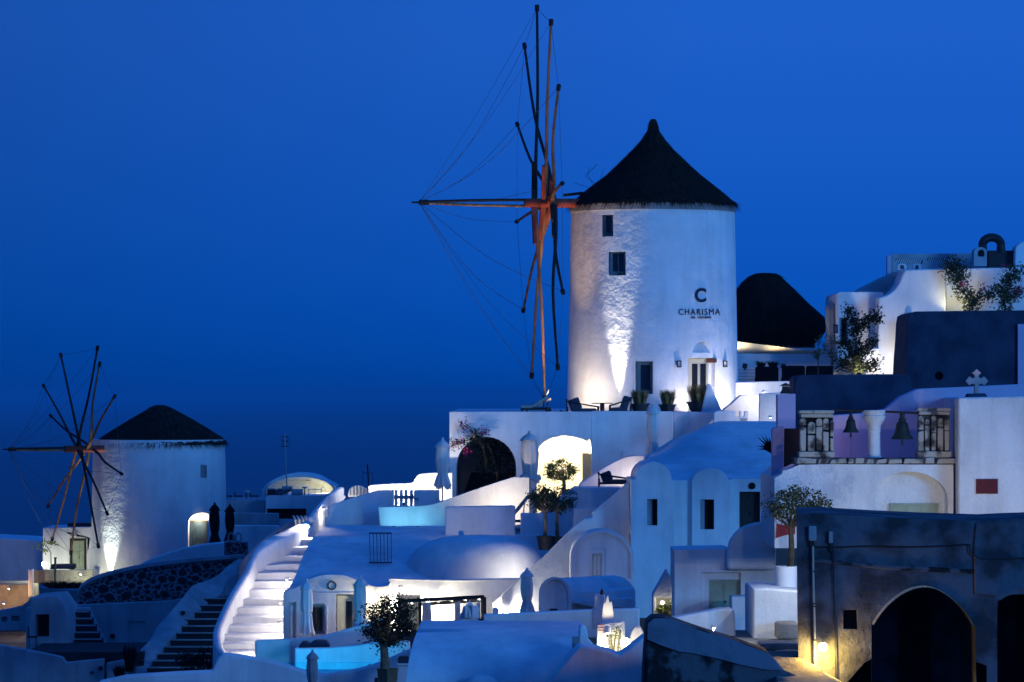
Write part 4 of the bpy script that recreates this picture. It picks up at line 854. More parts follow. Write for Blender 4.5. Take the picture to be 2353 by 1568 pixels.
# twin arched houses
YT = 125.2
t = house('arched_tower', 'tall narrow white house with round top and deep slit window', [(1450, 1420), (1450, 1103)] + arch(1460, 1543, 1062, 1102, 1102, 16) + [(1549, 1106), (1549, 1420)], YT, 5.0, [(rect(1487, 1511, 1147, 1208), .45)], 'white', 'house', .03, .4)
M('shutter', box(1487, 1499, 1147.5, 1207.5, YT + .25, .05), 'canvas_grey', t); M('pane', box(1499, 1510.5, 1147.5, 1207.5, YT + .4, .03), 'dark_room', t)
t = house('arched_house', 'wide white house with a flat arch and a tall dark window beside a plank door', [(1546, 1420), (1546, 1105), (1590, 1104)] + arch(1592, 1672, 1076, 1103, 1103, 16) + [(1681, 1104), (1681, 1101), (1757, 1100), (1757, 1097), (1782, 1096), (1782, 1420)], YT + .9, 5.0, [(rect(1609, 1641, 1148, 1217), .5), (rect(1699, 1747, 1130, 1216), .3)], 'white', 'house', .03, .4)
M('shutter', box(1609.6, 1619, 1148.5, 1216.5, YT + .86, .05), 'canvas_grey', t); M('pane', box(1619, 1640.6, 1148.5, 1216.5, YT + .95, .03), 'dark_room', t)
door(t, 1700, 1746, 1131, 1215, YT + 1.1, 'wood_dark', 1, planks=5, frame=3)
M('bay_wall', prism([(1590, 1420), (1590, 1104)] + arch(1592, 1672, 1078, 1104, 1104, 14) + [(1681, 1106), (1681, 1420)], YT + .72, .3, [(rect(1609, 1641, 1148, 1217), .29)]), 'white', t, bevel=.02)
M('round_vent', prism(disc(1728, 1117, 8), YT + .86, .1), 'dark_room', t)
g = mound([(1150, 126.6, 1500, 1790), (1100, 127.2, 1520, 1790), (1082, 128.6, 1500, 1790), (1060, 129.4, 1505, 1790), (1042, 130.2, 1541, 1790), (1012, 131.4, 1578, 1790), (994, 132.6, 1616, 1790), (980, 134.0, 1636, 1790), (969, 136.5, 1660, 1790)], 2.0)
t = T('big_roof', 'broad smooth rounded roof rising above the arched houses', 'roof', W(1640, 1110, 127)); M('roof', g, 'white', t, smooth=60)
wall1('stair_rise', 'bright white stepped parapet climbing along the big rounded roof', [(1446, 1120), (1453, 1056), (1472, 1055.6), (1545.7, 1010.5), (1583, 1009.5), (1610, 1009), (1610, 1060), (1540, 1120)], 138.2, .5, bev=.04, wv=0)
t = T('agave', 'dark spiky agave at the edge of the big roof', 'plant', W(1770, 1040, 126)); rnd = random.Random(4)
for k in range(16):
    a = math.pi * (.06 + .9 * k / 15); L = rnd.uniform(34, 52); b0 = W(1772, 1040, 126); e = W(1772 - math.cos(a) * L * .95 + 4, 1040 - math.sin(a) * L, 126 - rnd.uniform(-.4, .4))
    M('spike', tube([b0, b0.lerp(e, .5) + Vector((0, 0, .06)), e], [.035, .03, .004], 5), 'leaf_black', t)
# house with the green door
YE = 112.6
t = house('green_door_house', 'white house with sage green double door and a rounded parapet', [(1550, 1470), (1550, 1265), (1600, 1263), (1640, 1263), (1672, 1262), (1780, 1300), (1782, 1470)], YE, 3.0, [(rect(1612, 1702, 1316, 1470), .18)], 'white', 'house', .04, .5)
door(t, 1630, 1701, 1333, 1420, YE + .1, 'green_paint', 2, frame=4)
M('door_surround', prism([(1612, 1420), (1612, 1317), (1704, 1317), (1704, 1332.5), (1629.5, 1332.5), (1629.5, 1420)], YE + .09, .1), 'white', t, bevel=.01)
M('rounded_parapet', prism(sm2([(1671, 1268), (1674, 1256), (1680, 1238), (1702, 1214), (1735, 1202), (1756, 1200)], 4) + [(1782, 1200), (1782, 1310), (1671, 1310)], YE - .4, .4), 'white', t, bevel=.08)
wall1('door_step', 'white block right of the sage green door', rect(1680, 1731, 1371, 1465), YE - 2.0, 1.0, bev=.04)
t = wall1('gable_niche', 'small pointed white gable over the lit bush', [(1500, 1440), (1500, 1366), (1532, 1309.5), (1552, 1352), (1552, 1440)], 115.2, .9, bev=.02, wv=0, recs=[(rect(1507, 1548, 1373, 1434), .7)])
rnd = random.Random(3); g, cs = crown_geo(W(1530, 1402, 115.0), (.26, .2, .2), 26, 42, .07, rnd, .0)
t = T('green_bush', 'small green bush glowing beside a lamp under the pointed gable', 'bush', W(1530, 1420, 115)); M('leaves', g, 'leaf_light', t, smooth=0); M('stem', tube([W(1530, 1422, 115), W(1530, 1400, 115)], .02, 5), 'bark_dark', t)
bulb_lamp(1522, 1386, 115.1, 9, 'small bright lamp above the bush under the pointed gable', (1, .9, .5), rad=.055, mt='bulb_white')
wall1('white_parapet', 'bright white wedge parapet behind the dark sloping wall', [(1535, 1440), (1540, 1421), (1657, 1399), (1680, 1399), (1688, 1404), (1692, 1490), (1600, 1490)], 104.0, .8, bev=.06, wv=.4)
bulb_lamp(1640, 1440, 101.5, 14, 'lamp in the lane before the white wedge parapet', (.95, 1, .85), rad=.05, mt='bulb_soft', bracket=(0, .1, -.3))
# ================================================================== chapel chimney with lamps, foreground roofs
YP = 99.0
t = T('chapel_front', 'tiny lit white chapel front with pointed crest and hanging sign', 'chapel', W(1410, 1520, YP))
M('crest', prism(sm2([(1381, 1436), (1385, 1400), (1387, 1387), (1391, 1384), (1394, 1372), (1396.5, 1368), (1399, 1373), (1401, 1385), (1406, 1383), (1409, 1402), (1412, 1434)], 3), YP + .3, .22), 'white', t, bevel=.02)
M('tower_block', prism([(1360, 1445), (1361, 1401), (1365, 1399), (1366, 1368), (1390, 1368), (1391, 1401), (1396, 1445)], YP + .8, .6, (), .3), 'white', t, bevel=.03)
M('chimney_cap', rings([(1368, 1379, 1387), (1362, 1379, 1387), (1356, 1380, 1386), (1354, 1382, 1384)], YP + 1.0, 10), 'terracotta', t)
M('front_frame', prism([(1371, 1530), (1372, 1436), (1432, 1427), (1436, 1430), (1437, 1530)], YP + .15, .5, [(rect(1398, 1427, 1448, 1528), .3)], .3), 'white', t, bevel=.02)
M('sign_board', box(1374, 1389, 1435, 1450, YP + .08, .03), 'canvas_white', t)
for k in (1435, 1441.5, 1448): M('sign_stripe', box(1374, 1389, k, k + 2, YP + .07, .012), 'sign_red', t)
vine('climbing_vine', 'small leafy vine climbing the lit chapel front', [[(1410, 1515, 0), (1406, 1480, 0), (1402, 1452, 0)], [(1410, 1500, 0), (1414, 1465, -.05), (1417, 1440, 0)], [(1420, 1500, 0), (1422, 1470, 0), (1425, 1450, 0)]], YP + .05, 'leaf_light', None, per=9, size=.06, sp=.04, seed=9)
bulb_lamp(1386, 1484, YP - .25, 13, 'bright lamp left of the vine on the tiny chapel front', (1, .85, .5), rad=.10, mt='bulb_white', bracket=(0, .35, .05))
bulb_lamp(1437, 1477, YP - .25, 13, 'bright lamp right of the vine on the tiny chapel front', (1, .88, .6), rad=.12, mt='bulb_white', bracket=(0, .35, .05))
ground_lamp(1396, 1443, YP - .12, 7, 'small added uplight under the pointed crest of the tiny chapel', (1, .86, .55), (0, .32, 1), 110, name='step_light')  # extra light added because the frame keeps the chapel lamps off the crest
wall1('round_buttress', 'small rounded white buttress right of the chapel lamps', sm2([(1444, 1520), (1446, 1475), (1452, 1452), (1460, 1441), (1466, 1439), (1474, 1444), (1481, 1460)], 3) + [(1484, 1520)], YP + .5, .6, bev=.03, wv=0)
YF = 90.0
M('front_block', prism([(1250, 1600), (1257, 1568), (1315.5, 1498.7), (1331, 1484), (1372, 1489), (1400, 1496), (1423, 1506), (1445, 1490), (1484, 1460), (1484, 1600)], YF + .2, 1.2, (), .4), 'white', None, 'plain blue-shaded white roof wedge in the bottom foreground', 'roof', bevel=.06)
wall1('roof_buttress', 'white tapered buttress left of the tiny chapel', [(1330, 1500), (1331, 1440), (1338, 1437), (1348, 1444), (1352, 1470), (1372, 1492), (1372, 1500)], YF + 1.8, .7, bev=.06, wv=0)
M('meter_cabinet', box(1315, 1331.5, 1464.5, 1500, YF + 1.5, .3), 'box_grey', None, 'grey metal cabinet at the end of the foreground vault', 'cabinet', bevel=.01)
t = T('foreground_vault', 'big smooth white vaulted roof across the bottom foreground', 'roof', W(1130, 1600, 92))
M('vault', mound([(1610, 92.0, 926, 1338), (1560, 92.05, 934, 1338), (1520, 92.4, 939, 1338), (1485, 93.1, 947, 1338), (1460, 94.0, 955, 1338), (1446, 95.2, 962, 1338), (1441, 96.6, 972, 1338)], 2.0), 'white', t, smooth=60)
M('roof_light_dome', rings([(1610, 1066, 1152), (1580, 1068, 1150), (1566, 1074, 1144), (1556, 1085, 1133), (1551, 1098, 1120)], 91.6, 32, flat=.6), 'white', t, smooth=60)
# dark sloping wall and lane
M('sloping_wall', prism([(1478, 1600), (1486, 1432), (1501, 1420), (1526, 1419), (1600, 1444), (1695, 1474), (1766, 1499), (1803, 1541), (1866, 1569), (1900, 1600)], 86.5, 1.6, (), 1.0), 'ruin_low', None, 'dark weathered wall sloping down to the right in the foreground', 'wall', bevel=.08)
M('wall_render', prism([(1487, 1470), (1488, 1433), (1502, 1422), (1526, 1421), (1600, 1446), (1695, 1476), (1766, 1501), (1800, 1541), (1760, 1540), (1700, 1528), (1640, 1512), (1560, 1498), (1520, 1484)], 86.44, .05, (), 3.5), 'slope_render', bpy.data.objects['sloping_wall'], bevel=.01)
M('lane', mound([(1600, 87.0, 1700, 2010), (1568, 88.3, 1720, 2000), (1530, 93.0, 1700, 1990), (1508, 97.0, 1690, 1960), (1484, 101.0, 1670, 1900), (1462, 104.5, 1660, 1870)], 2.0, True), 'path', None, 'rough stony lane climbing past the dark ruin', 'lane', kind='structure', smooth=60)
M('lane_ramp', mound([(1610, 84.3, 1800, 1990), (1575, 85.2, 1790, 1935), (1556, 86.4, 1785, 1905), (1535, 87.3, 1780, 1880), (1512, 88.0, 1776, 1838), (1500, 89.5, 1770, 1832)], .5), 'path', None, 'sandy lamp-lit foot of the lane before the ruin', 'lane', kind='structure', smooth=60)
for i, (a, b_, c, d, y) in enumerate(((1788, 1850, 1500, 1520, 92.5), (1745, 1838, 1478, 1496, 96.5), (1786, 1836, 1432, 1470, 101.5))):
    wall1('lane_step', ('lowest rough stone step of the lane by the wall lamp', 'dark rough stone step across the lane', 'pale stone step at the top of the lane')[i], [(a, d), (a + 1, c + 2), ((a + b_) / 2, c), (b_, c + 1), (b_, d)], y, 1.2, 'path', 'step', .05, 2.5, group='steps of the lane')
# ================================================================== dark ruin with the arch
YR = 88.0
recs = [(sm2([(2003, 1430), (2020, 1405), (2045, 1378), (2080, 1354), (2119, 1344), (2155, 1352), (2190, 1376), (2220, 1408), (2241, 1442)], 4)[::1] + [(2243, 1599), (2003, 1599)], 3.2), (rect(1938, 1970, 1402, 1446), .5), (sm2([(2292, 1599), (2292, 1400), (2300, 1380), (2320, 1368), (2345, 1366)], 3) + [(2380, 1366), (2380, 1599)], 3.5)]
t = house('ruined_building', 'dark weathered building with a big arched opening at the lower right', [(1836, 1600), (1832, 1400), (1830, 1181), (1870, 1180), (1909, 1182), (2000, 1188), (2100, 1193), (2244, 1198), (2300, 1195), (2390, 1192), (2390, 1600)], YR, 5.0, recs, 'ruin', 'building', .05, 0, fan=True)
M('cornice', prism(wob([(1846, 1290), (1846, 1283), (1920, 1288), (2050, 1300), (2180, 1306), (2290, 1312), (2290, 1322), (2180, 1316), (2050, 1310), (1920, 1298)], 2.5, 3), YR - .03, .1), 'ruin_low', t, bevel=.02)
M('corner_pier', prism([(2240, 1365), (2238, 1250), (2244, 1202), (2345, 1199), (2345, 1290), (2300, 1320), (2290, 1372)], YR - .06, .2, (), 1.5), 'ruin', t, bevel=.02)
door(t, 2066, 2140, 1370, 1599, YR + 2.9, 'dark_room', 2, frame=4, handle=False)
M('arch_rim', loft([[W(u, v, YR - .02), W(u, v, YR + .5), W(u + 4, v + 5, YR + .5), W(u + 4, v + 5, YR - .02)] for u, v in sm2([(2003, 1432), (2020, 1406), (2045, 1379), (2080, 1355), (2119, 1345), (2155, 1353), (2190, 1377), (2220, 1409), (2236, 1436)], 3)], True, True), 'path', t)
M('window_niche', box(1942, 1966, 1406, 1444, YR + .4, .08), 'terracotta', t)
g = tube(smooth_pts([W(u, v, YR - .06) for u, v in ((1867, 1257), (1897, 1257), (1918, 1258), (2000, 1255), (2092, 1257), (2183, 1254), (2226, 1252), (2229, 1268), (2247, 1281), (2275, 1286), (2353, 1283), (2385, 1284))], 4), .018, 6); M('power_cable', g, 'iron', None, 'black cable sagging along the ruined wall', 'cable')
t = T('meter_box', 'grey electric meter box near the top left of the ruined wall', 'box', W(1867, 1243, YR - .1)); M('box', box(1858, 1876, 1209, 1243, YR - .12, .12), 'box_grey', t, bevel=.02); M('spout', box(1862, 1871, 1243, 1256, YR - .1, .08), 'iron', t)
t = T('cable_box', 'slim cable box with a thin conduit on the ruined wall', 'box', W(1909, 1268, YR - .08)); M('box', box(1905, 1914, 1222, 1248, YR - .1, .1), 'box_grey', t); M('clamp', box(1907, 1915, 1248, 1268, YR - .07, .06), 'iron', t); M('conduit', tube([W(1914, 1262, YR - .05), W(1917, 1400, YR - .05), W(1922, 1600, YR - .05)], .014, 6), 'iron', t)
t = T('drain_pipe', 'pale pipe running down the ruined wall beside the lamp', 'pipe', W(1873, 1540, YR - .1)); M('pipe', tube(smooth_pts([W(1868, 1255, YR - .08), W(1869, 1340, YR - .08), W(1872, 1440, YR - .08), W(1873, 1541, YR - .08)], 3), .024, 8), 'pipe_pale', t)
for v in (1312, 1386, 1392, 1470): M('pipe_clip', tube([W(1870.5 if v < 1400 else 1872.5, v, YR - .08), W(1870.5 if v < 1400 else 1872.5, v + 3, YR - .08)], .034, 8), 'iron', t)
bulb_lamp(1891, 1487, YR - .26, 62, 'glaring yellow lamp low on the ruined wall', YEL, rad=.10, mt='bulb_warm', bracket=(.02, .24, -.05))
t = T('road_lamp', 'small red marker light at the foot of the drain pipe', 'lamp', W(1868, 1545, YR - .3)); M('cap', rings([(1545, 1864, 1873), (1540, 1865, 1872), (1537, 1867, 1870)], YR - .3, 10), 'flower_red', t)
# ================================================================== church with bells
YB = 107.0
cp = [(1780, 1260), (1780, 1099), (1788, 1094), (1796, 1090), (1799, 1082), (1815, 1078), (1836, 1068.5), (1910, 1067), (2000, 1067.5), (2191, 1068.5), (2191, 1260)]
t = house('church', 'white church front with round arch relief and green door beneath the bells', cp, YB, 6.0, [(arch(2001, 2178, 1084, 1150, 1258, 22), .35)], 'white_rough', 'church', .04, .6)
door(t, 2046, 2157, 1157, 1240, YB + .24, 'green_paint', 3, frame=4)
M('side_wall', prism([(2190, 1260), (2190, 940), (2206, 940), (2206, 1260)], YB + 1.2, 4), 'white_rough', t, bevel=.02)
M('ledge_base', box(1826, 2198, 1053, 1068, YB + .02, .9), 'ruin_low', t)
u = 1828; rnd = random.Random(2)
while u < 2190:
    w = rnd.uniform(16, 52); M('ledge_stone', prism(wob([(u + 1, 1066), (u + 1.5 + rnd.uniform(0, 4), 1053 + rnd.uniform(-2, 4)), (u + w - 2 - rnd.uniform(0, 3), 1052 + rnd.uniform(-2, 4)), (u + w - 1 - rnd.uniform(0, 4), 1065)], 2.4, u), YB - .03 + rnd.uniform(-.02, .02), .5), 'stone_old', t, bevel=.02); u += w
def pillar(u0, u1, v0):
    w = u1 - u0
    for a, b_, c, d in ((0, 1, v0, v0 + 8), (.04, .97, v0 + 8, v0 + 17)): M('pillar_stone', prism(wob(rect(u0 + w * a, u0 + w * b_, c + .4, d - .4), 1.2, u0), YB + .1 - (.05 if a == 0 else 0), .6), 'stone_old', t, bevel=.02)
    M('pillar_core', box(u0 + 3, u1 - 3, v0 + 17, 1040, YB + .32, .4), 'ruin_low', t)
    rp = random.Random(int(u0)); x = u0 + 1
    while x < u1 - 6:
        w1 = min(rp.uniform(9, 19), u1 - 1 - x); tall = rp.random() < .55; h0 = v0 + 18 + (0 if tall else rp.uniform(4, 9)); br = rp.uniform(34, 62) + v0
        M('pillar_shaft', prism(wob(arch(x, x + w1, h0, h0 + 7, br - 1.5, 6), 1.8, x), YB + .14 + rp.uniform(0, .07), .3), 'stone_old', t, bevel=.025)
        M('pillar_shaft', prism(wob([(x + .5, 1037), (x, br + rp.uniform(0, 3)), (x + w1, br + rp.uniform(-1, 4)), (x + w1 - .5, 1037)], 1.6, x), YB + .12 + rp.uniform(0, .08), .3), 'stone_old', t, bevel=.025)
        x += w1 + rp.uniform(.5, 5)
    M('pillar_stone', prism(wob(rect(u0 - 1, u1 + 1, 1038, 1051), 1.2, u1), YB + .05, .6), 'stone_old', t, bevel=.02)
pillar(1837, 1917, 943); pillar(2109, 2185, 937)
M('column', rings([(1051, 1992, 2026), (1046, 1995, 2023), (1000, 1994.5, 2022.5), (978, 1994, 2024), (972, 1990, 2028), (962, 1983, 2034), (956, 1982, 2035), (954, 1985, 2032), (946, 1981, 2036), (943, 1982, 2035)], YB + .4, 24), 'white_rough', t)
M('bell_beam', tube([W(1915, 942, YB + .3), W(2010, 945, YB + .3), W(2110, 950, YB + .3)], .03, 6), 'iron', t)
def bell(label, c, w, v0, v1):
    b = T('church_bell', label, 'bell', W(c, v1, YB + .3), 'bells of the church'); h = v1 - v0; q = w / 2; Y = YB + .3
    M('bell_body', rings([(v1, c - q, c + q), (v1 - h * .05, c - q * .97, c + q * .97), (v1 - h * .2, c - q * .72, c + q * .72), (v1 - h * .42, c - q * .58, c + q * .58), (v1 - h * .62, c - q * .52, c + q * .52), (v1 - h * .70, c - q * .36, c + q * .36), (v1 - h * .72, c - q * .05, c + q * .05)], Y, 28), 'bronze', b, smooth=60)
    M('crown_loop', rings([(v1 - h * .68, c - q * .3, c + q * .3), (v1 - h * .78, c - q * .34, c + q * .34), (v1 - h * .86, c - q * .2, c + q * .2), (v0, c - q * .22, c + q * .22), (v0 - 4, c - q * .12, c + q * .12)], Y, 12), 'bronze', b)
    M('clapper', rings([(v1 - 2, c - 1, c + 1), (v1 + h * .1, c - 2.4, c + 2.4), (v1 + h * .18, c - 2.8, c + 2.8), (v1 + h * .26, c - 1, c + 1)], Y, 10), 'bronze', b)
    M('rope', tube(smooth_pts([W(c, v1 + h * .2, Y), W(c + .5, (v1 + 1050) / 2, Y), W(c - (0 if w < 45 else 6), 1050, Y)], 3), .008, 5), 'rope', b)
bell('smaller greenish church bell beside the left stone pillar', 1955, 38, 950, 994.5); bell('larger black church bell right of the round column', 2073, 52, 952, 1010)
M('pink_wall', prism([(1905, 1068), (1905, 955), (1980, 950), (2036, 940), (2071, 911), (2109.5, 894), (2200, 890), (2390, 881), (2390, 1068)], YB + 3.0, .8, (), .6), 'pink', t, bevel=.04)
t = house('church_tower', 'rough white square church tower block with a red plaque', [(2202, 1260), (2202, 914), (2280, 912), (2390, 909), (2390, 1260)], YB - .6, 5.0, (), 'white_rough', 'tower', .05, .8)
M('plaque', box(2243, 2293, 1101, 1135, YB - .65, .05), 'plaque_red', t, bevel=.005)
g = G(); pl = [(2239, 907), (2240, 884), (2233, 882), (2228, 886), (2219, 876), (2228, 865), (2234, 870), (2240, 868), (2239, 861), (2234, 858), (2244.6, 848), (2255, 858), (2250, 861), (2249, 868), (2256, 870), (2261, 865), (2271, 876), (2262, 886), (2256, 882), (2249, 884), (2250, 907)]
t = T('stone_cross', 'pale stone cross with flared arms on the church roof', 'cross', W(2244, 913, YB + .6)); M('cross', prism(pl, YB + .55, .18), 'cross_stone', t, bevel=.012); M('plinth', prism([(2222, 914), (2226, 905), (2264, 904), (2272, 914)], YB + .4, .6), 'grey_wall', t, bevel=.02)
wall1('pink_wall_end', 'narrow pinkish wall end with a dark alley beside the church', [(1773, 1110), (1774, 985), (1786, 981), (1802, 980), (1801, 1085)], YB + 1.4, .4, 'pink', bev=.03)
M('alley_shade', box(1800, 1840, 985, 1090, YB + 2.3, .3), 'dark_room', None, 'black panel standing in for the dark alley gap left of the stone pillars', 'wall')  # near-black panel: the alley's shade put into its colour
t = T('pink_chimney', 'square pinkish chimney with a dark lantern cap', 'chimney', W(1807, 1000, YB + 4)); M('stack', prism([(1786, 1010), (1786, 907), (1828, 905), (1828, 1010)], YB + 4, .6), 'pink', t, bevel=.02)
M('lantern', prism([(1793, 905), (1798, 896), (1799, 888), (1813, 888), (1814, 896), (1820, 905)], YB + 4.1, .3), 'iron', t); M('lantern_cap', prism([(1792, 887.5), (1806, 880), (1820, 887.5)], YB + 4.05, .4), 'iron', t)
bulb_lamp(2330, 1205, YB - 6.5, 120, 'lane lamp behind the ruin parapet lighting the church tower', (1, .86, .60), rad=.08, mt='bulb_soft', bracket=(0, -.3, -.1))
bulb_lamp(2060, 1215, YB - 7.0, 70, 'lane lamp behind the ruin parapet lighting the church door', (1, .92, .78), rad=.08, mt='bulb_soft', bracket=(0, -.3, -.1))
bulb_lamp(1850, 1215, YB - 4.5, 34, 'lane lamp behind the ruin corner near the potted olive', (.9, 1, .95), rad=.07, mt='bulb_soft', bracket=(0, -.3, -.1))
bulb_lamp(1870, 985, YB + 1.9, 3.2, 'small lamp in the lane behind the left stone pillar', (1, .6, .8), rad=.05, mt='bulb_soft', bracket=(0, -.3, 0))
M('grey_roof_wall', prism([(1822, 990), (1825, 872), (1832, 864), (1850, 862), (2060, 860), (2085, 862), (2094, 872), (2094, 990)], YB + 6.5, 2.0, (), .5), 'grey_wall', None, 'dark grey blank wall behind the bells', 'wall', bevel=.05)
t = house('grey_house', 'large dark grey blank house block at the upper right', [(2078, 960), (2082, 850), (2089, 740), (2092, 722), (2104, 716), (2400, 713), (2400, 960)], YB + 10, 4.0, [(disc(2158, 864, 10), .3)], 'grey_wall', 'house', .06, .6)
M('pink_strip', box(2339, 2400, 745, 885, YB + 9.9, .1), 'pink', t)
wall1('corner_block', 'larger white block against the dark ruin', [(1731, 1500), (1731, 1355), (1760, 1353), (1850, 1360), (1850, 1500)], YB - 4.0, 3.7, bev=.04)
# olive in white pot by the church
tree('olive_tree', 'olive tree in a white pot against the church wall', 1816, 1305, YB - 1.7, 1205, 1830, 1165, 72, 42, 'leaf', 'bark_dark', .075, 64, 42, .10, seed=31, hollow=.3)
pot('round white pot of the olive tree beside the ruin', 1780, 1834, 1302, 1351, YB - 1.7, 'pot_white', .9)
M('wall_mural', prism(wob([(1783, 1237), (1785, 1203), (1800, 1207), (1828, 1204), (1827, 1228), (1805, 1230)], 2), YB - .04, .03), 'sign_red', None, 'torn red and white poster on the wall behind the potted olive', 'poster')
# ================================================================== upper right: thatched dome, terrace, white house
UY = 160.0
t = T('thatched_hut', 'black thatched hut roof behind the big windmill', 'hut', W(1795, 850, UY + 4))
rows = [(627.5, 1750, 1766), (629, 1738, 1782), (634, 1724, 1792), (648, 1706, 1806), (664, 1694, 1824), (697, 1680, 1857), (730, 1672, 1894), (757, 1670, 1899), (775, 1674, 1888), (790, 1684, 1872), (794, 1690, 1866)]
thatch_roof(t, rows, UY + 4, 41, 4200, eave=.2)
M('wall', rings([(870, 1696, 1862), (792, 1696, 1862)], UY + 4, 40), 'white', t)
wall1('back_wall', 'white wall under the shade sail behind the big mill', rect(1690, 1925, 800, 880), UY - 1.5, .3, bev=.03, wv=.4)
t = T('shade_sail', 'cream shade sail stretched from the big mill to the right', 'awning', W(1800, 815, UY - 4))
M('cloth', loft([[W(1688, 784, UY - 6.5), W(1740, 791, UY - 5), W(1800, 798, UY - 4), W(1907, 813, UY - 2.5)], [W(1688, 797, UY - 6.0), W(1740, 801, UY - 4.8), W(1800, 805, UY - 3.7), W(1907, 813.5, UY - 2.4)], [W(1688, 813, UY - 4.6), W(1740, 813.5, UY - 3.6), W(1800, 814, UY - 2.9), W(1907, 814, UY - 2.2)]]), 'sail', t, smooth=80)
M('tie_rope', tube([W(1907, 813, UY - 2.4), W(1926, 818, UY - 2.2)], .012, 5), 'rope', t)
ground_lamp(1712, 838, UY - 6.0, 22, 'uplight under the shade sail beside the big mill', (1, .84, .55), (.15, .1, 1), 150)
ground_lamp(1800, 838, UY - 4.5, 22, 'added second uplight under the shade sail behind the black seats', (1, .84, .55), (.1, -.1, 1), 150)  # added to carry the glow along the rest of the sail
t = T('slatted_bench', 'white slatted bench wall under the shade sail', 'bench', W(1715, 880, UY - 3))
for k in range(5): M('slat', box(1694, 1737, 844 + k * 7.2, 850 + k * 7.2, UY - 3, .06), 'white_wood', t)
M('back', box(1694, 1737, 844, 880, UY - 2.92, .05), 'canvas_grey', t)
for lab, a, b_, c in (('black square armchair back under the shade sail', 1736, 1789, 842.5), ('long black sofa back beside the armchair under the shade sail', 1797, 1850, 840.5), ('second half of the black sofa nearest the vine-covered house', 1852, 1914, 841)):
    t = T('outdoor_sofa', lab, 'sofa', W((a + b_) / 2, 885, UY - 7.5), 'black seats under the shade sail'); M('backrest', prism([(a, 884), (a, c + 3), (a + 3, c), (b_ - 3, c), (b_, c + 3), (b_, 884)], UY - 7.6, .2), 'canvas_dark', t, bevel=.03); M('seat', box(a, b_, 868, 884, UY - 7.35, .6), 'canvas_dark', t, bevel=.03)
    for s in (a + 3, b_ - 3): M('leg', box(s - 2, s + 2, 884, 893, UY - 7.4, .06), 'iron', t)
wall1('sofa_wall', 'low white wall in front of the black seats', [(1690, 912), (1690, 879), (1760, 877), (1826, 876), (1826, 912)], UY - 11, .3, bev=.03, wv=.4)
wall1('spotted_wall', 'white wall pitted with small holes near the lantern chimney', [(1745, 990), (1745, 905), (1826, 900), (1826, 990)], UY - 19, .4, 'white_rough', bev=.03, wv=.4)
for i, (u, v, Y, p) in enumerate(((1755, 900, UY - 17.5, 30), (1770, 958, UY - 20.5, 16))): bulb_lamp(u, v, Y, p, ('lamp behind the low white wall near the sofas', 'lamp on the steps by the pitted white wall')[i], (1, .92, .9), rad=.05, mt='bulb_soft')
YH = 154.0
t = house('upper_house', 'white cubic house with a swooping parapet at the upper right', [(2017, 900), (2018, 684), (2030, 681), (2043, 676), (2056, 665), (2066, 652), (2073, 634), (2079, 620.5), (2173, 617), (2173, 900)], YH, 8, (), 'white', 'house', .05, 0)
M('recessed_wall', prism([(2173.4, 900), (2173.4, 617.5), (2400, 614), (2400, 900)], YH + .9, 7), 'white', t, bevel=.04)
M('side_wing', prism([(1925, 900), (1925, 675), (1929, 671.5), (2000, 671), (2030, 672), (2030, 900)], YH + 1.2, 6, [(rect(1929, 1949, 730, 793), .4)]), 'white', t, bevel=.05)
window(t, 1930, 1948.5, 731, 792.5, YH + 1.45, 'canvas_grey', 'glass', 3)
M('sloped_roof', prism([(1972, 672), (2000, 655), (2041, 634), (2075, 619), (2085, 660), (2030, 685)], YH + 2.6, 5), 'greyed_dim', t, bevel=.03)
M('roof_lattice_wall', prism([(2050, 640), (2050, 584), (2269, 582), (2269, 640)], YH + 5, .3, [(rect(2058, 2120, 594, 606), .2), (rect(2131, 2204, 593, 604), .2)]), 'greyed_dim', t, bevel=.02)
for a, b_ in ((2058, 2120), (2131, 2204)):
    M('lattice_back', box(a + .5, b_ - .5, 593.5, 606, YH + 5.15, .03), 'dark_room', t)  # near-black panel: shade of the slots put into colour
    for k in range(int((b_ - a) / 5)): M('lattice_slat', beam(W(a + k * 5, 606, YH + 5.05), W(a + k * 5 + 5.5, 593.5, YH + 5.05), .05, .035), 'white_wood', t)
M('end_wall', prism([(2039, 640), (2039, 590), (2049, 584), (2049, 640)], YH + 4.6, .5), 'pink', t)
for u, r_ in ((2073, 8), (2107, 7)): M('roof_vent', prism(arch(u - r_ - 2, u + r_ + 2, 606, 612, 620, 10), YH + 1.3, .35, [(arch(u - r_ * .6, u + r_ * .6, 609, 613, 619, 8), .3)]), 'white', t, bevel=.02)
t = T('roof_duct', 'black corrugated duct bent like a hook on the roof', 'duct', W(2285, 612, YH + 3))
hook = [(2258, 578)] + [(2279 - 21 * math.cos(math.pi * k / 14), 563 - 17 * math.sin(math.pi * k / 14)) for k in range(15)] + [(2300, 582)]
M('duct', tube(smooth_pts([W(u, v, YH + 3) for u, v in hook], 2), [.16 + .015 * (i % 2) for i in range(33)], 12), 'duct', t, smooth=20)
M('hood', prism(arch(2238, 2268, 568, 580, 612, 10), YH + 2.8, .8, [(arch(2247, 2262, 574, 582, 590, 8), .5)]), 'greyed_dim', t, bevel=.02); M('unit', box(2271, 2331, 576, 616, YH + 2.9, 1.0), 'duct', t, bevel=.02)
wall1('roof_bulge', 'rounded white roof edge at the far right above the house', sm2([(2331, 630), (2332, 576), (2338, 563), (2350, 556)], 3) + [(2400, 552), (2400, 630)], YH + 2.5, 1.0, bev=.05, wv=0)
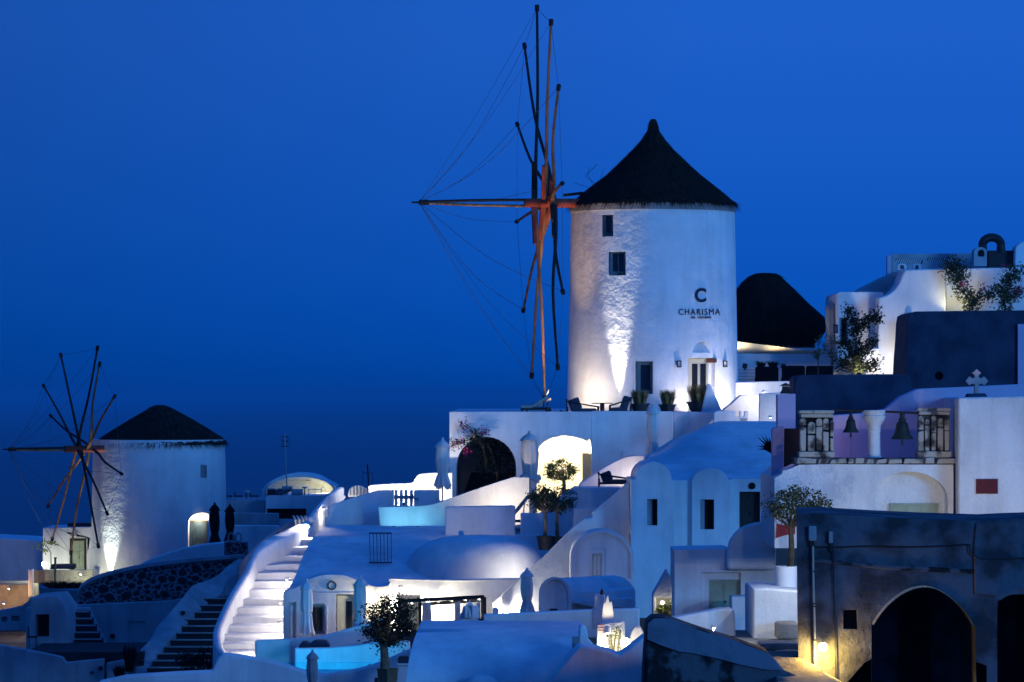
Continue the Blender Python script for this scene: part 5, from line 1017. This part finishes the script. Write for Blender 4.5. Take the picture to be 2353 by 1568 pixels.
for i, (u, v, Y) in enumerate(((1920.5, 756, YH - 1), (2081, 745, YH - .3))):
    tl = T('wall_lantern', ('unlit square wall lantern beside the grey-blue parasol', 'unlit square wall lantern at the edge of the dark grey block')[i], 'lantern', W(u, v + 10, Y), 'square lanterns of the upper house'); g = G()
    for q in (rect(u - 5, u + 5, v - 10, v - 8), rect(u - 5, u + 5, v + 8, v + 10), rect(u - 5, u - 3.4, v - 8, v + 8), rect(u + 3.4, u + 5, v - 8, v + 8)): g.join(prism(q, Y, .14))
    M('case', g, 'iron', tl); M('glass_pane', box(u - 3.4, u + 3.4, v - 8, v + 8, Y + .05, .05), 'canvas_grey', tl)
wall1('lit_wedge', 'small sloping white wall lit warm under the vine', [(1900, 880), (1912, 858), (1955, 810), (1990, 800), (2020, 800), (2020, 880)], YH - .8, .4, bev=.04)
ground_lamp(1975, 862, YH - 2.0, 42, 'uplight at the foot of the vine on the upper house', (1, .84, .52), (0, .6, .6), 150)
ground_lamp(2050, 868, YH - 1.6, 60, 'uplight washing the swooping wall of the upper house', (1, .88, .72), (0, .55, .75), 140)
ground_lamp(2203, 722, YH - .5, 24, 'uplight under the bougainvillea on the upper house', (1, .88, .4), (0, .45, .8), 140)
wall1('upper_parapet', 'white parapet ledge under the bougainvillea', rect(2100, 2400, 722, 800), YH - 1.2, .3, bev=.03)
vine('climbing_vine', 'tall dark leafy vine against the upper white house', [[(1968, 862, 0), (1970, 820, 0), (1962, 770, -.1), (1958, 735, -.1), (1952, 718, 0)], [(1968, 830, 0), (1950, 800, -.1), (1935, 792, 0)], [(1966, 760, 0), (1985, 745, 0), (2005, 733, 0), (2014, 731, 0)], [(1970, 820, 0), (1990, 805, -.1), (2004, 780, -.1)], [(1970, 850, 0), (1945, 838, 0), (1932, 832, 0)], [(1972, 845, 0), (1998, 842, -.1), (2012, 840, 0)]], YH - 1.6, 'leaf_dark', None, per=40, size=.15, sp=.135, seed=21)
vine('bougainvillea', 'bougainvillea with red and magenta blooms on the upper right house', [[(2228, 716, 0), (2226, 690, 0), (2212, 668, 0), (2200, 645, 0), (2180, 630, 0)], [(2228, 705, 0), (2250, 685, 0), (2275, 675, -.1), (2300, 660, -.1), (2330, 640, -.1)], [(2310, 716, 0), (2308, 690, 0), (2316, 650, 0), (2325, 630, 0), (2345, 620, 0)], [(2200, 650, 0), (2215, 625, 0), (2190, 613, 0), (2180, 612, 0)], [(2305, 690, 0), (2325, 680, -.1), (2345, 670, -.1)]], YH - .4, 'leaf', [(2213, 656, -.2), (2216, 652, -.2), (2256, 662, -.2), (2264, 660, -.2), (2330, 668, -.2), (2340, 664, -.2), (2348, 668, -.2), (2308, 618, -.1)], per=34, size=.15, sp=.15, seed=22)
for i, (u, v0, v1, c) in enumerate(((1880, 858, 800, 798), (1913, 860, 800, 800))): tree('sapling', ('thin young tree in front of the black sofa', 'thin young tree beside the grey-blue parasol')[i], u, v0, UY - 8.5 + i, v1 + 20, u + 1, c, 20, 26, 'leaf', 'bark_dark', .025, 22, 14, .09, seed=50 + i, group='thin young trees by the sofas')
for i, u in enumerate((1749, 1776)): grass_clump(('small leafy plant behind the black armchair', 'bushier small plant behind the black armchair')[i], u, 846, UY - 6.5, 12, 18, 'leaf_dark', 90, name='small_plant', seed=60 + i, w=.02, spread=1.8)
# ================================================================== left: far mill surroundings, dark stairs
t = house('far_cottage', 'small lit white cottage beside the small far windmill', [(98, 1330), (98, 1213), (150, 1212), (215, 1211), (215, 1330)], 192.5, 4, [(rect(160, 199, 1236, 1312), .25)], 'white', 'house', .04, .4)
door(t, 161, 198.5, 1238, 1311, 192.68, 'green_paint', 2, frame=5, fmt='wood_dark'); M('chimney_slab', box(155, 214, 1203, 1211, 193, 1), 'wood_dark', t)
M('door_lamp_hood', prism(arch(163, 176, 1222, 1228, 1232, 8), 192.35, .2), 'box_grey', t)
bulb_lamp(102, 1297, 190.6, 60, 'bright lamp at the corner of the small far cottage', (.95, 1, .75), rad=.13, mt='bulb_white')
bulb_lamp(185, 1318, 186.5, 40, 'lamp above the pebbled parapet of the far cottage', (.98, 1, .7), rad=.05, mt='bulb_soft', bracket=(0, .3, -.1))
t = wall1('pebbled_parapet', 'low lit parapet of yellowish stones before the far cottage', rect(76, 214, 1310, 1340), 187.6, .4, 'mortar', bev=.02, wv=.3)
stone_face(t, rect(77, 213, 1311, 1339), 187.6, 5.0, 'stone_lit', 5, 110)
wall1('gate_pillar', 'slim white pillar at the end of the pebbled parapet', rect(65, 76, 1308, 1372), 186.5, .3, bev=.03)
grass_clump('black fringe of shrubs below the pebbled parapet', 140, 1352, 185, 50, 18, 'leaf_black', 380, cat='bush', name='dark_bush', seed=9, w=.03, spread=1.3)
grass_clump('low black shrubs left of the stone wall end', 178, 1352, 183, 26, 12, 'leaf_black', 200, cat='bush', name='dark_bush', seed=10, w=.03, spread=1.3)
g, cs = crown_geo(W(108, 1256, 189), (.55, .3, .28), 12, 10, .16, random.Random(5), 0); t = T('pale_shrub', 'pale lit shrub beside the lamp of the far cottage', 'shrub', W(118, 1310, 189)); M('leaves', g, 'leaf_light', t, smooth=0); M('stem', tube([W(118, 1312, 189), W(117, 1270, 189), W(108, 1256, 189)], .03, 5), 'bark', t)
t = T('lounge_bed', 'dark low lounge bed on the far cottage terrace', 'lounger', W(145, 1312, 189)); M('bed', box(118, 172, 1297, 1308, 188.6, .7), 'cushion', t, bevel=.04)
for u in (122, 168): M('leg', box(u - 1.5, u + 1.5, 1308, 1314, 188.7, .06), 'iron', t)
t = T('garden_post', 'thin black post in front of the far cottage', 'post', W(127, 1345, 187.2)); M('post', tube([W(127, 1345, 187.2), W(127, 1283, 187.2)], .05, 8), 'iron', t); M('cap', tube([W(127, 1284, 187.2), W(127, 1281, 187.2)], .07, 8), 'iron', t)
wall1('far_left_house', 'broad lavender house front at the far left edge', [(-30, 1345), (-30, 1235), (0, 1237), (60, 1240), (98, 1244), (98, 1345)], 201, 5, 'white', 'house', .05, .5)
bulb_lamp(20, 1352, 186, 38, 'warm lamp low in the courtyard at the far left', (1, .55, .18), rad=.07, mt='bulb_soft', bracket=(0, .3, -.1))
wall1('courtyard_floor', 'warm-lit brown courtyard floor at the far left', [(-30, 1402), (-30, 1344), (66, 1344), (66, 1402)], 187.5, 4, 'path', 'floor', 0, 0)
wall1('left_arch_wall', 'low dark garden wall with slots at the far left edge', sm2([(-30, 1410), (10, 1400), (50, 1392), (72, 1372)], 3) + [(72, 1450), (-30, 1450)], 176, .6, 'greyed_dim', bev=.06, wv=0, recs=[(rect(4, 16, 1418, 1430), .3), (rect(26, 44, 1416, 1428), .3)])
bulb_lamp(8, 1385, 178, 25, 'warm lamp behind the dark garden wall at the left edge', (1, .62, .3), rad=.07, mt='bulb_soft', bracket=(0, .3, -.1))
t = T('garden_chair', 'dark garden chair on the far left terrace', 'chair', W(70, 1490, 160)); M('seat', box(66, 84, 1462, 1466, 160, .4), 'iron', t); M('backrest', box(64, 67, 1440, 1466, 160, .4), 'iron', t)
for u in (67, 83):
    for y in (160, 160.35): M('leg', box(u - 1, u + 1, 1466, 1490, y, .05), 'iron', t)
# plinth of the far mill and stone wall
M('mill_plinth', prism(sm2([(300, 1312), (318, 1299), (350, 1283), (400, 1266), (450, 1254), (500, 1248), (540, 1246)], 3) + [(560, 1246), (560, 1330), (300, 1330)], 174.5, 1.2), 'white', None, 'pale curved plinth at the foot of the small far windmill', 'plinth', bevel=.06)
YW = 168.0
top = sm2([(180, 1368), (190, 1346), (231, 1325), (308, 1306), (410, 1292), (513, 1283), (560, 1279)], 4)
wp = [(174, 1384)] + top + [(575, 1330), (575, 1420), (179, 1396)]
t = T('stone_wall', 'curved dark stone wall with pale joints below the small far windmill', 'wall', W(360, 1395, YW)); M('mortar_bed', prism(wp, YW, 1.0), 'mortar', t)
M('coping', loft([[W(u - 2, v + 3, YW - .14), W(u - 2, v - 5, YW - .14), W(u, v - 6, YW + 1.05), W(u, v + 3, YW + 1.05)] for u, v in top], True, True), 'greyed_dim', t, smooth=40)
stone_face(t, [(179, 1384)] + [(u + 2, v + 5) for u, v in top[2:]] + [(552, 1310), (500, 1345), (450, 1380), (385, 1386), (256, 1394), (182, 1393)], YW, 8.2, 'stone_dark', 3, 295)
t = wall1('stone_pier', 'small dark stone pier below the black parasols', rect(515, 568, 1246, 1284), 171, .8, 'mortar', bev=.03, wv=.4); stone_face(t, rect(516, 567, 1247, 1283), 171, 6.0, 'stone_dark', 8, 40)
for i, u in enumerate((531, 548)):
    t = T('arched_chair', ('round-backed iron chair on the stone pier, nearer the parasols', 'round-backed iron chair on the stone pier, further right')[i], 'chair', W(u, 1246, 171.4), 'round-backed chairs on the stone pier'); M('back_hoop', tube([W(u - 6, 1246, 171.4)] + [W(u - 6 * math.cos(math.pi * k / 8), 1234 - 9 * math.sin(math.pi * k / 8), 171.4) for k in range(9)] + [W(u + 6, 1246, 171.4)], .035, 6), 'canvas_grey', t); M('seat', box(u - 6, u + 6, 1243, 1246, 171.0, .4), 'canvas_grey', t)
# dark stair on the left
t = house('doorway_block', 'dark tapered block with a black doorway beside the left stairs', [(60, 1505), (72, 1400), (70, 1375), (130, 1370), (152, 1400), (162, 1445), (164, 1505)], 160, 4, [(rect(82, 113, 1412, 1464), 1.2)], 'greyed_dim', 'building', .08, .5)
M('inner_dark', box(82.5, 112.5, 1412.5, 1463.5, 161.0, .1), 'dark_room', t)  # near-black panel standing in for the unlit doorway
wall1('retaining_wall', 'plain blue-dark retaining wall under the stone wall', [(60, 1510), (60, 1398), (175, 1392), (390, 1382), (420, 1376), (420, 1510)], 166.5, 1.0, 'greyed_dim', bev=.03, wv=.6, recs=[(rect(296, 334, 1428, 1490), .06)])
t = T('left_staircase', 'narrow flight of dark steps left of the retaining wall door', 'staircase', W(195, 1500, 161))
steps(t, [(156 - 1.4 * i, 242 - 7.5 * i, 1486 - 15.9 * i, 1500 - 15.9 * i) for i in range(6)], 160.6, .42, 'step_dark', 'greyed_dim')
M('underbuild', prism([(150, 1505), (150, 1400), (200, 1398), (248, 1505)], 163.4, 1.2), 'greyed_dim', t)
for i, (u, v, r_, Y) in enumerate(((258, 1462, 6, 166.4), (231, 1536, 5, 153.8), (211, 1546, 3.2, 153.8))):
    t = T('porthole_light', ('unlit round porthole light on the retaining wall', 'larger unlit round light on the low front left wall', 'smaller unlit round light on the low front left wall')[i], 'light', W(u, v + r_, Y), 'unlit porthole lights'); M('ring', prism(disc(u, v, r_), Y, .12), 'iron', t); M('glass_disc', prism(disc(u, v, r_ * .55), Y - .01, .02), 'glass', t)
# curved stair 2
O2 = [(546, 1284), (520, 1302), (498, 1322), (470, 1336), (441, 1346), (420, 1371), (385, 1412), (357, 1445), (346, 1468), (315, 1504), (312, 1560)]
I2 = [(575, 1290), (545, 1318), (521, 1333), (508, 1362), (478, 1382), (452, 1402), (426, 1432), (404, 1452), (380, 1482), (352, 1520), (336, 1560)]
n = len(O2); secs = []
for i, ((a, b_), (c, d)) in enumerate(zip(sm2(O2, 3), sm2(I2, 3))):
    Y = 164.5 - 10.5 * i / (3 * (n - 1)); v = (b_ + d) / 2; secs.append([W(a, b_ + 60, Y), W(a, b_ + 2, Y), W(a + 4, b_ - 1, Y), W(c - 3, d - 1, Y - .25), W(c, d + 3, Y - .3), W(c, d + 60, Y - .3)])
t = T('curved_staircase', 'dark curving staircase with thick smooth parapet below the small windmill', 'staircase', W(420, 1545, 155)); M('parapet', loft(secs, True, True), 'greyed_dim', t, smooth=50)
steps(t, [(338 + 12.5 * i, 520 + 2.2 * i, 1535 - 15.9 * i, 1549 - 15.9 * i) for i in range(11)], 153.8, .62, 'step_dark', 'greyed_dim')
M('underbuild', prism([(340, 1560), (430, 1420), (480, 1375), (560, 1360), (600, 1560)], 161.6, 1.0), 'greyed_dim', t)
for i, (u, v) in enumerate(((420, 1409), (325, 1522))):
    tp = T('porthole_light', ('unlit round light on the curved parapet, upper one', 'unlit round light at the lower end of the curved parapet')[i], 'light', W(u, v + 5, 157.5 - 4 * i), 'unlit porthole lights'); M('ring', prism(disc(u, v, 4.6), (158.2, 153.4)[i], .5), 'iron', tp); M('glass_disc', prism(disc(u, v, 2.6), (158.17, 153.37)[i], .02), 'glass', tp)
rnd = random.Random(14); g, cs = crown_geo(W(470, 1520, 150), (.95, .5, .42), 40, 40, .13, rnd, 0); t = T('dark_bush', 'black leafy bush at the foot of the curved staircase', 'bush', W(470, 1550, 150)); M('leaves', g, 'leaf_black', t, smooth=0); M('stem', tube([W(470, 1552, 150), W(470, 1520, 150)], .04, 5), 'bark_dark', t)
wall1('courtyard_ground', 'dark courtyard floor between the two dark stairs', [(60, 1530), (60, 1499), (330, 1499), (330, 1530)], 154.5, 6, 'step_dark', 'floor', 0, 0)
wall1('front_left_wall', 'rounded dark parapet at the lower left corner', sm2([(-40, 1476), (0, 1483), (70, 1496), (138, 1510), (146, 1518), (152, 1523)], 3) + [(200, 1518), (238, 1515), (238, 1600), (-40, 1600)], 153.9, .6, 'greyed_dim', bev=.08, wv=0)
wall1('bench_block', 'small pale bench block at the foot of the curved stairs', [(244, 1600), (244, 1524), (280, 1517), (292, 1522), (292, 1600)], 154.1, .5, 'greyed_dim', bev=.05, wv=.5)
for i, (u, v) in enumerate(((275, 1548), (297, 1530))): grass_clump(('low black plant by the pale bench block', 'upright black plant beside the curved parapet end')[i], u, v + 14, 152.8 , 14, 34 + 30 * i, 'leaf_black', 160, cat='plant', name='dark_plant', seed=70 + i, w=.03, spread=1.4)
# slope wall between dark stairs and bright stair
wall1('slope_wall', 'smooth blue-green slope wall behind the bright white stair', sm2([(545, 1300), (570, 1272), (600, 1244), (640, 1215), (672, 1196), (706, 1188)], 3) + [(720, 1188), (720, 1400), (545, 1400)], 150.5, .7, 'greyed_dim', bev=.08, wv=0)
t = T('striped_bench', 'curved bench with four bright stripes above the bright stair', 'bench', W(690, 1212, 149.5))
for k in range(4):
    u = 671 + 9 * k; M('slat', loft([[W(u + s, v, y), W(u + s + 4, v, y), W(u + s + 4, v + 2, y + .1), W(u + s, v + 2, y + .1)] for s, v, y in ((0, 1185, 150.2), (3, 1188, 149.9), (6, 1196, 149.6), (7, 1212, 149.5))], True, True), 'canvas', t)
bulb_lamp(716, 1192, 149.0, 8, 'small light beside the striped bench', (1, .95, .75), rad=.04, mt='bulb_soft')
t = T('porthole_light', 'round light on the blue-green slope wall', 'light', W(640.7, 1233, 150.4), 'unlit porthole lights'); M('ring', prism(disc(640.7, 1227, 5), 150.4, .3), 'iron', t); M('glass_disc', prism(disc(640.7, 1227, 2.6), 150.37, .02), 'canvas_grey', t)
# far roofs
FY = 212.0
t = house('far_flat_house', 'far flat-roofed white house with a black strip opening', [(609, 1195), (611, 1142), (616, 1139), (740, 1139), (760, 1135), (760, 1260), (640, 1260), (620, 1215)], FY, 6, [(rect(613, 704, 1169, 1193), 1.0)], 'white', 'house', .04, .3)
M('opening_shade', box(614, 703, 1169.5, 1192.5, FY + .5, .1), 'dark_room', t); M('pink_shutter', box(620, 642, 1196, 1206, FY - .05, .06), 'pink', t)  # near-black panel standing in for the shade inside the opening
wall1('far_low_house', 'far low white house left of the black strip opening', [(515, 1260), (515, 1150), (560, 1148), (608, 1149), (608, 1260)], FY + 1.5, 5, 'greyed_dim', 'house', .05, .4)
wall1('far_terrace_wall', 'far lavender terrace wall beneath the flat roofs', [(512, 1270), (512, 1207), (640, 1208), (660, 1270)], FY - 4, .5, 'white', 'wall', .04, .4)
wall1('far_mid_wall', 'far shaded wall between the flat roofs and the terrace wall', [(512, 1215), (512, 1178), (640, 1180), (640, 1215)], FY - 1.5, .5, 'greyed_dim', 'wall', .04, .4)
t = T('vault_house', 'far white vaulted roof end with a pale lit inner arch', 'house', W(686, 1150, FY + 6))
o1 = sm2([(602, 1126), (618, 1109), (650.6, 1092.6), (681, 1088), (720, 1092.6), (748, 1106.5), (771, 1118)], 4)
M('arch_rim', prism([(602, 1145)] + o1 + [(771, 1145)], FY + 6, .5), 'white', t, bevel=.03); M('vault', prism([(606, 1150)] + [(u * .98 + 13.7, v + 2) for u, v in o1] + [(766, 1150)], FY + 6.5, 6), 'white', t, bevel=.03)
M('inner_arch', prism(arch(612, 766, 1096, 1128, 1148, 16), FY + 5.7, .3, [(arch(626, 752, 1104, 1132, 1147, 16), .2)]), 'cream_paint', t, bevel=.02)
bulb_lamp(742, 1122, FY + 4.6, 26, 'lamp lighting the right half of the far vaulted roof end', (1, .95, .6), rad=.05, mt='bulb_soft')
t = T('antenna_mast', 'tall thin television mast above the far roofs', 'antenna', W(660, 1120, FY + 1)); M('mast', tube([W(660, 1140, FY + 1), W(654, 998, FY + 1)], .035, 6), 'box_grey', t)
for v in (1004, 1014, 1026): M('boom', tube([W(648, v, FY + 1), W(662, v, FY + 1)], .03, 5), 'iron', t)
for k in range(7): M('dipole', tube([W(646 + 3 * k, 999 + 4 * (k % 3), FY + 1), W(646 + 3 * k, 1030 - 4 * (k % 3), FY + 1)], .009, 4), 'iron', t)
t = T('antenna_mast', 'short forked television mast right of the fan-topped grille', 'antenna', W(845, 1120, FY - 40)); M('mast', tube([W(848, 1130, 172), W(844, 1068, 172)], .03, 6), 'iron', t)
for u, v in ((834, 1082), (856, 1085)): M('arm', tube([W(u, v, 172), W(u, v + 32, 172)], .012, 4), 'iron', t)
M('boom', tube([W(834, 1086, 172), W(856, 1088, 172)], .014, 4), 'iron', t)
rnd = random.Random(77)
for i in range(9):                                                      # roof clutter: tanks, chairs, parasols on the far roof
    u = (524, 548, 566, 584, 622, 646, 676, 700, 724)[i]; v = 1148 if u < 605 else 1139
    t = T('roof_clutter', ('dark low table', 'stacked dark chairs', 'small pale parasol', 'dark folded lounger', 'dark box', 'tilted solar water heater', 'pale water tank', 'satellite dish stand', 'thin railing')[i] + ' on the far roofs, ' + ('at the left end beside the mill', 'next to the left end', 'third along the low roof', 'at the right of the low roof', 'at the left edge of the flat roof', 'under the tall mast', 'in the middle of the flat roof', 'right of the flat roof middle', 'at the right end of the flat roof')[i], ('table', 'chairs', 'parasol', 'lounger', 'box', 'heater', 'tank', 'dish', 'railing')[i], W(u, v, FY + .8), 'clutter on the far roofs'); Y = FY + 1.8 if u < 605 else FY + .6
    if i in (0, 1, 3): M('top', box(u - 9, u + 9, v - 9, v - 6, Y, .5), 'iron', t); [M('leg', box(u + s - 1, u + s + 1, v - 6, v + 1, Y + .1, .1), 'canvas_grey', t) for s in (-7, 7)]; M('back', box(u - 10, u - 8, v - 16, v - 6, Y, .4), 'iron', t)
    elif i == 2: M('canopy', rings([(v - 16, u - 11, u + 11), (v - 20, u - 6, u + 6), (v - 23, u - 1, u + 1)], Y + .3, 12), 'canvas_grey', t); M('pole', tube([W(u, v + 1, Y + .3), W(u, v - 18, Y + .3)], .03, 5), 'iron', t)
    elif i == 4: M('box', box(u - 8, u + 10, v - 14, v + 1, Y, .5), 'iron', t, bevel=.02); M('lid', box(u - 9, u + 11, v - 16, v - 14, Y - .05, .6), 'canvas_grey', t)
    elif i == 5: M('collector', G().join(beam(W(u - 14, v - 2, Y), W(u + 10, v - 14, Y + .6), 1.0, .08)), 'cushion', t); M('tank', tube([W(u + 2, v - 16, Y + .4), W(u + 26, v - 16, Y + .4)], .13, 10), 'canvas_grey', t); M('stand', beam(W(u + 10, v + 1, Y + .5), W(u + 10, v - 14, Y + .5), .06, .06), 'iron', t)
    elif i == 6: M('tank', tube([W(u - 6, v - 8, Y), W(u + 20, v - 8, Y)], .17, 12), 'canvas_grey', t); M('stand', box(u - 2, u + 16, v - 3, v + 1, Y, .3), 'iron', t)
    elif i == 7: M('dish', rings([(v - 20, u - 7, u + 7), (v - 17, u - 5, u + 5), (v - 15, u - 1, u + 1)], Y, 14), 'canvas_white', t); M('post', tube([W(u, v + 1, Y), W(u, v - 15, Y)], .03, 5), 'iron', t)
    else: M('rail', tube([W(u - 16, v - 14, Y), W(u + 16, v - 14, Y)], .02, 5), 'canvas_white', t); [M('post', tube([W(u + s, v + 1, Y), W(u + s, v - 17, Y)], .02, 5), 'canvas_white', t) for s in (-15, 0, 15)]
# ================================================================== evening haze over the sea
m = bpy.data.materials.new('haze'); m.use_nodes = True; MAT['haze'] = m; nt = m.node_tree; nt.nodes.clear()
o_ = nt.nodes.new('ShaderNodeOutputMaterial'); pv = nt.nodes.new('ShaderNodeVolumePrincipled'); pv.inputs['Color'].default_value = (.08, .48, .80, 1); pv.inputs['Density'].default_value = .000075; pv.inputs['Anisotropy'].default_value = 0.0
nt.links.new(pv.outputs[0], o_.inputs['Volume'])
M('haze', cbox((0, 20000, 56.5), 62000, 43000, 115), 'haze', None, 'thin evening haze lying over the sea', 'haze', None, 'stuff', smooth=0)
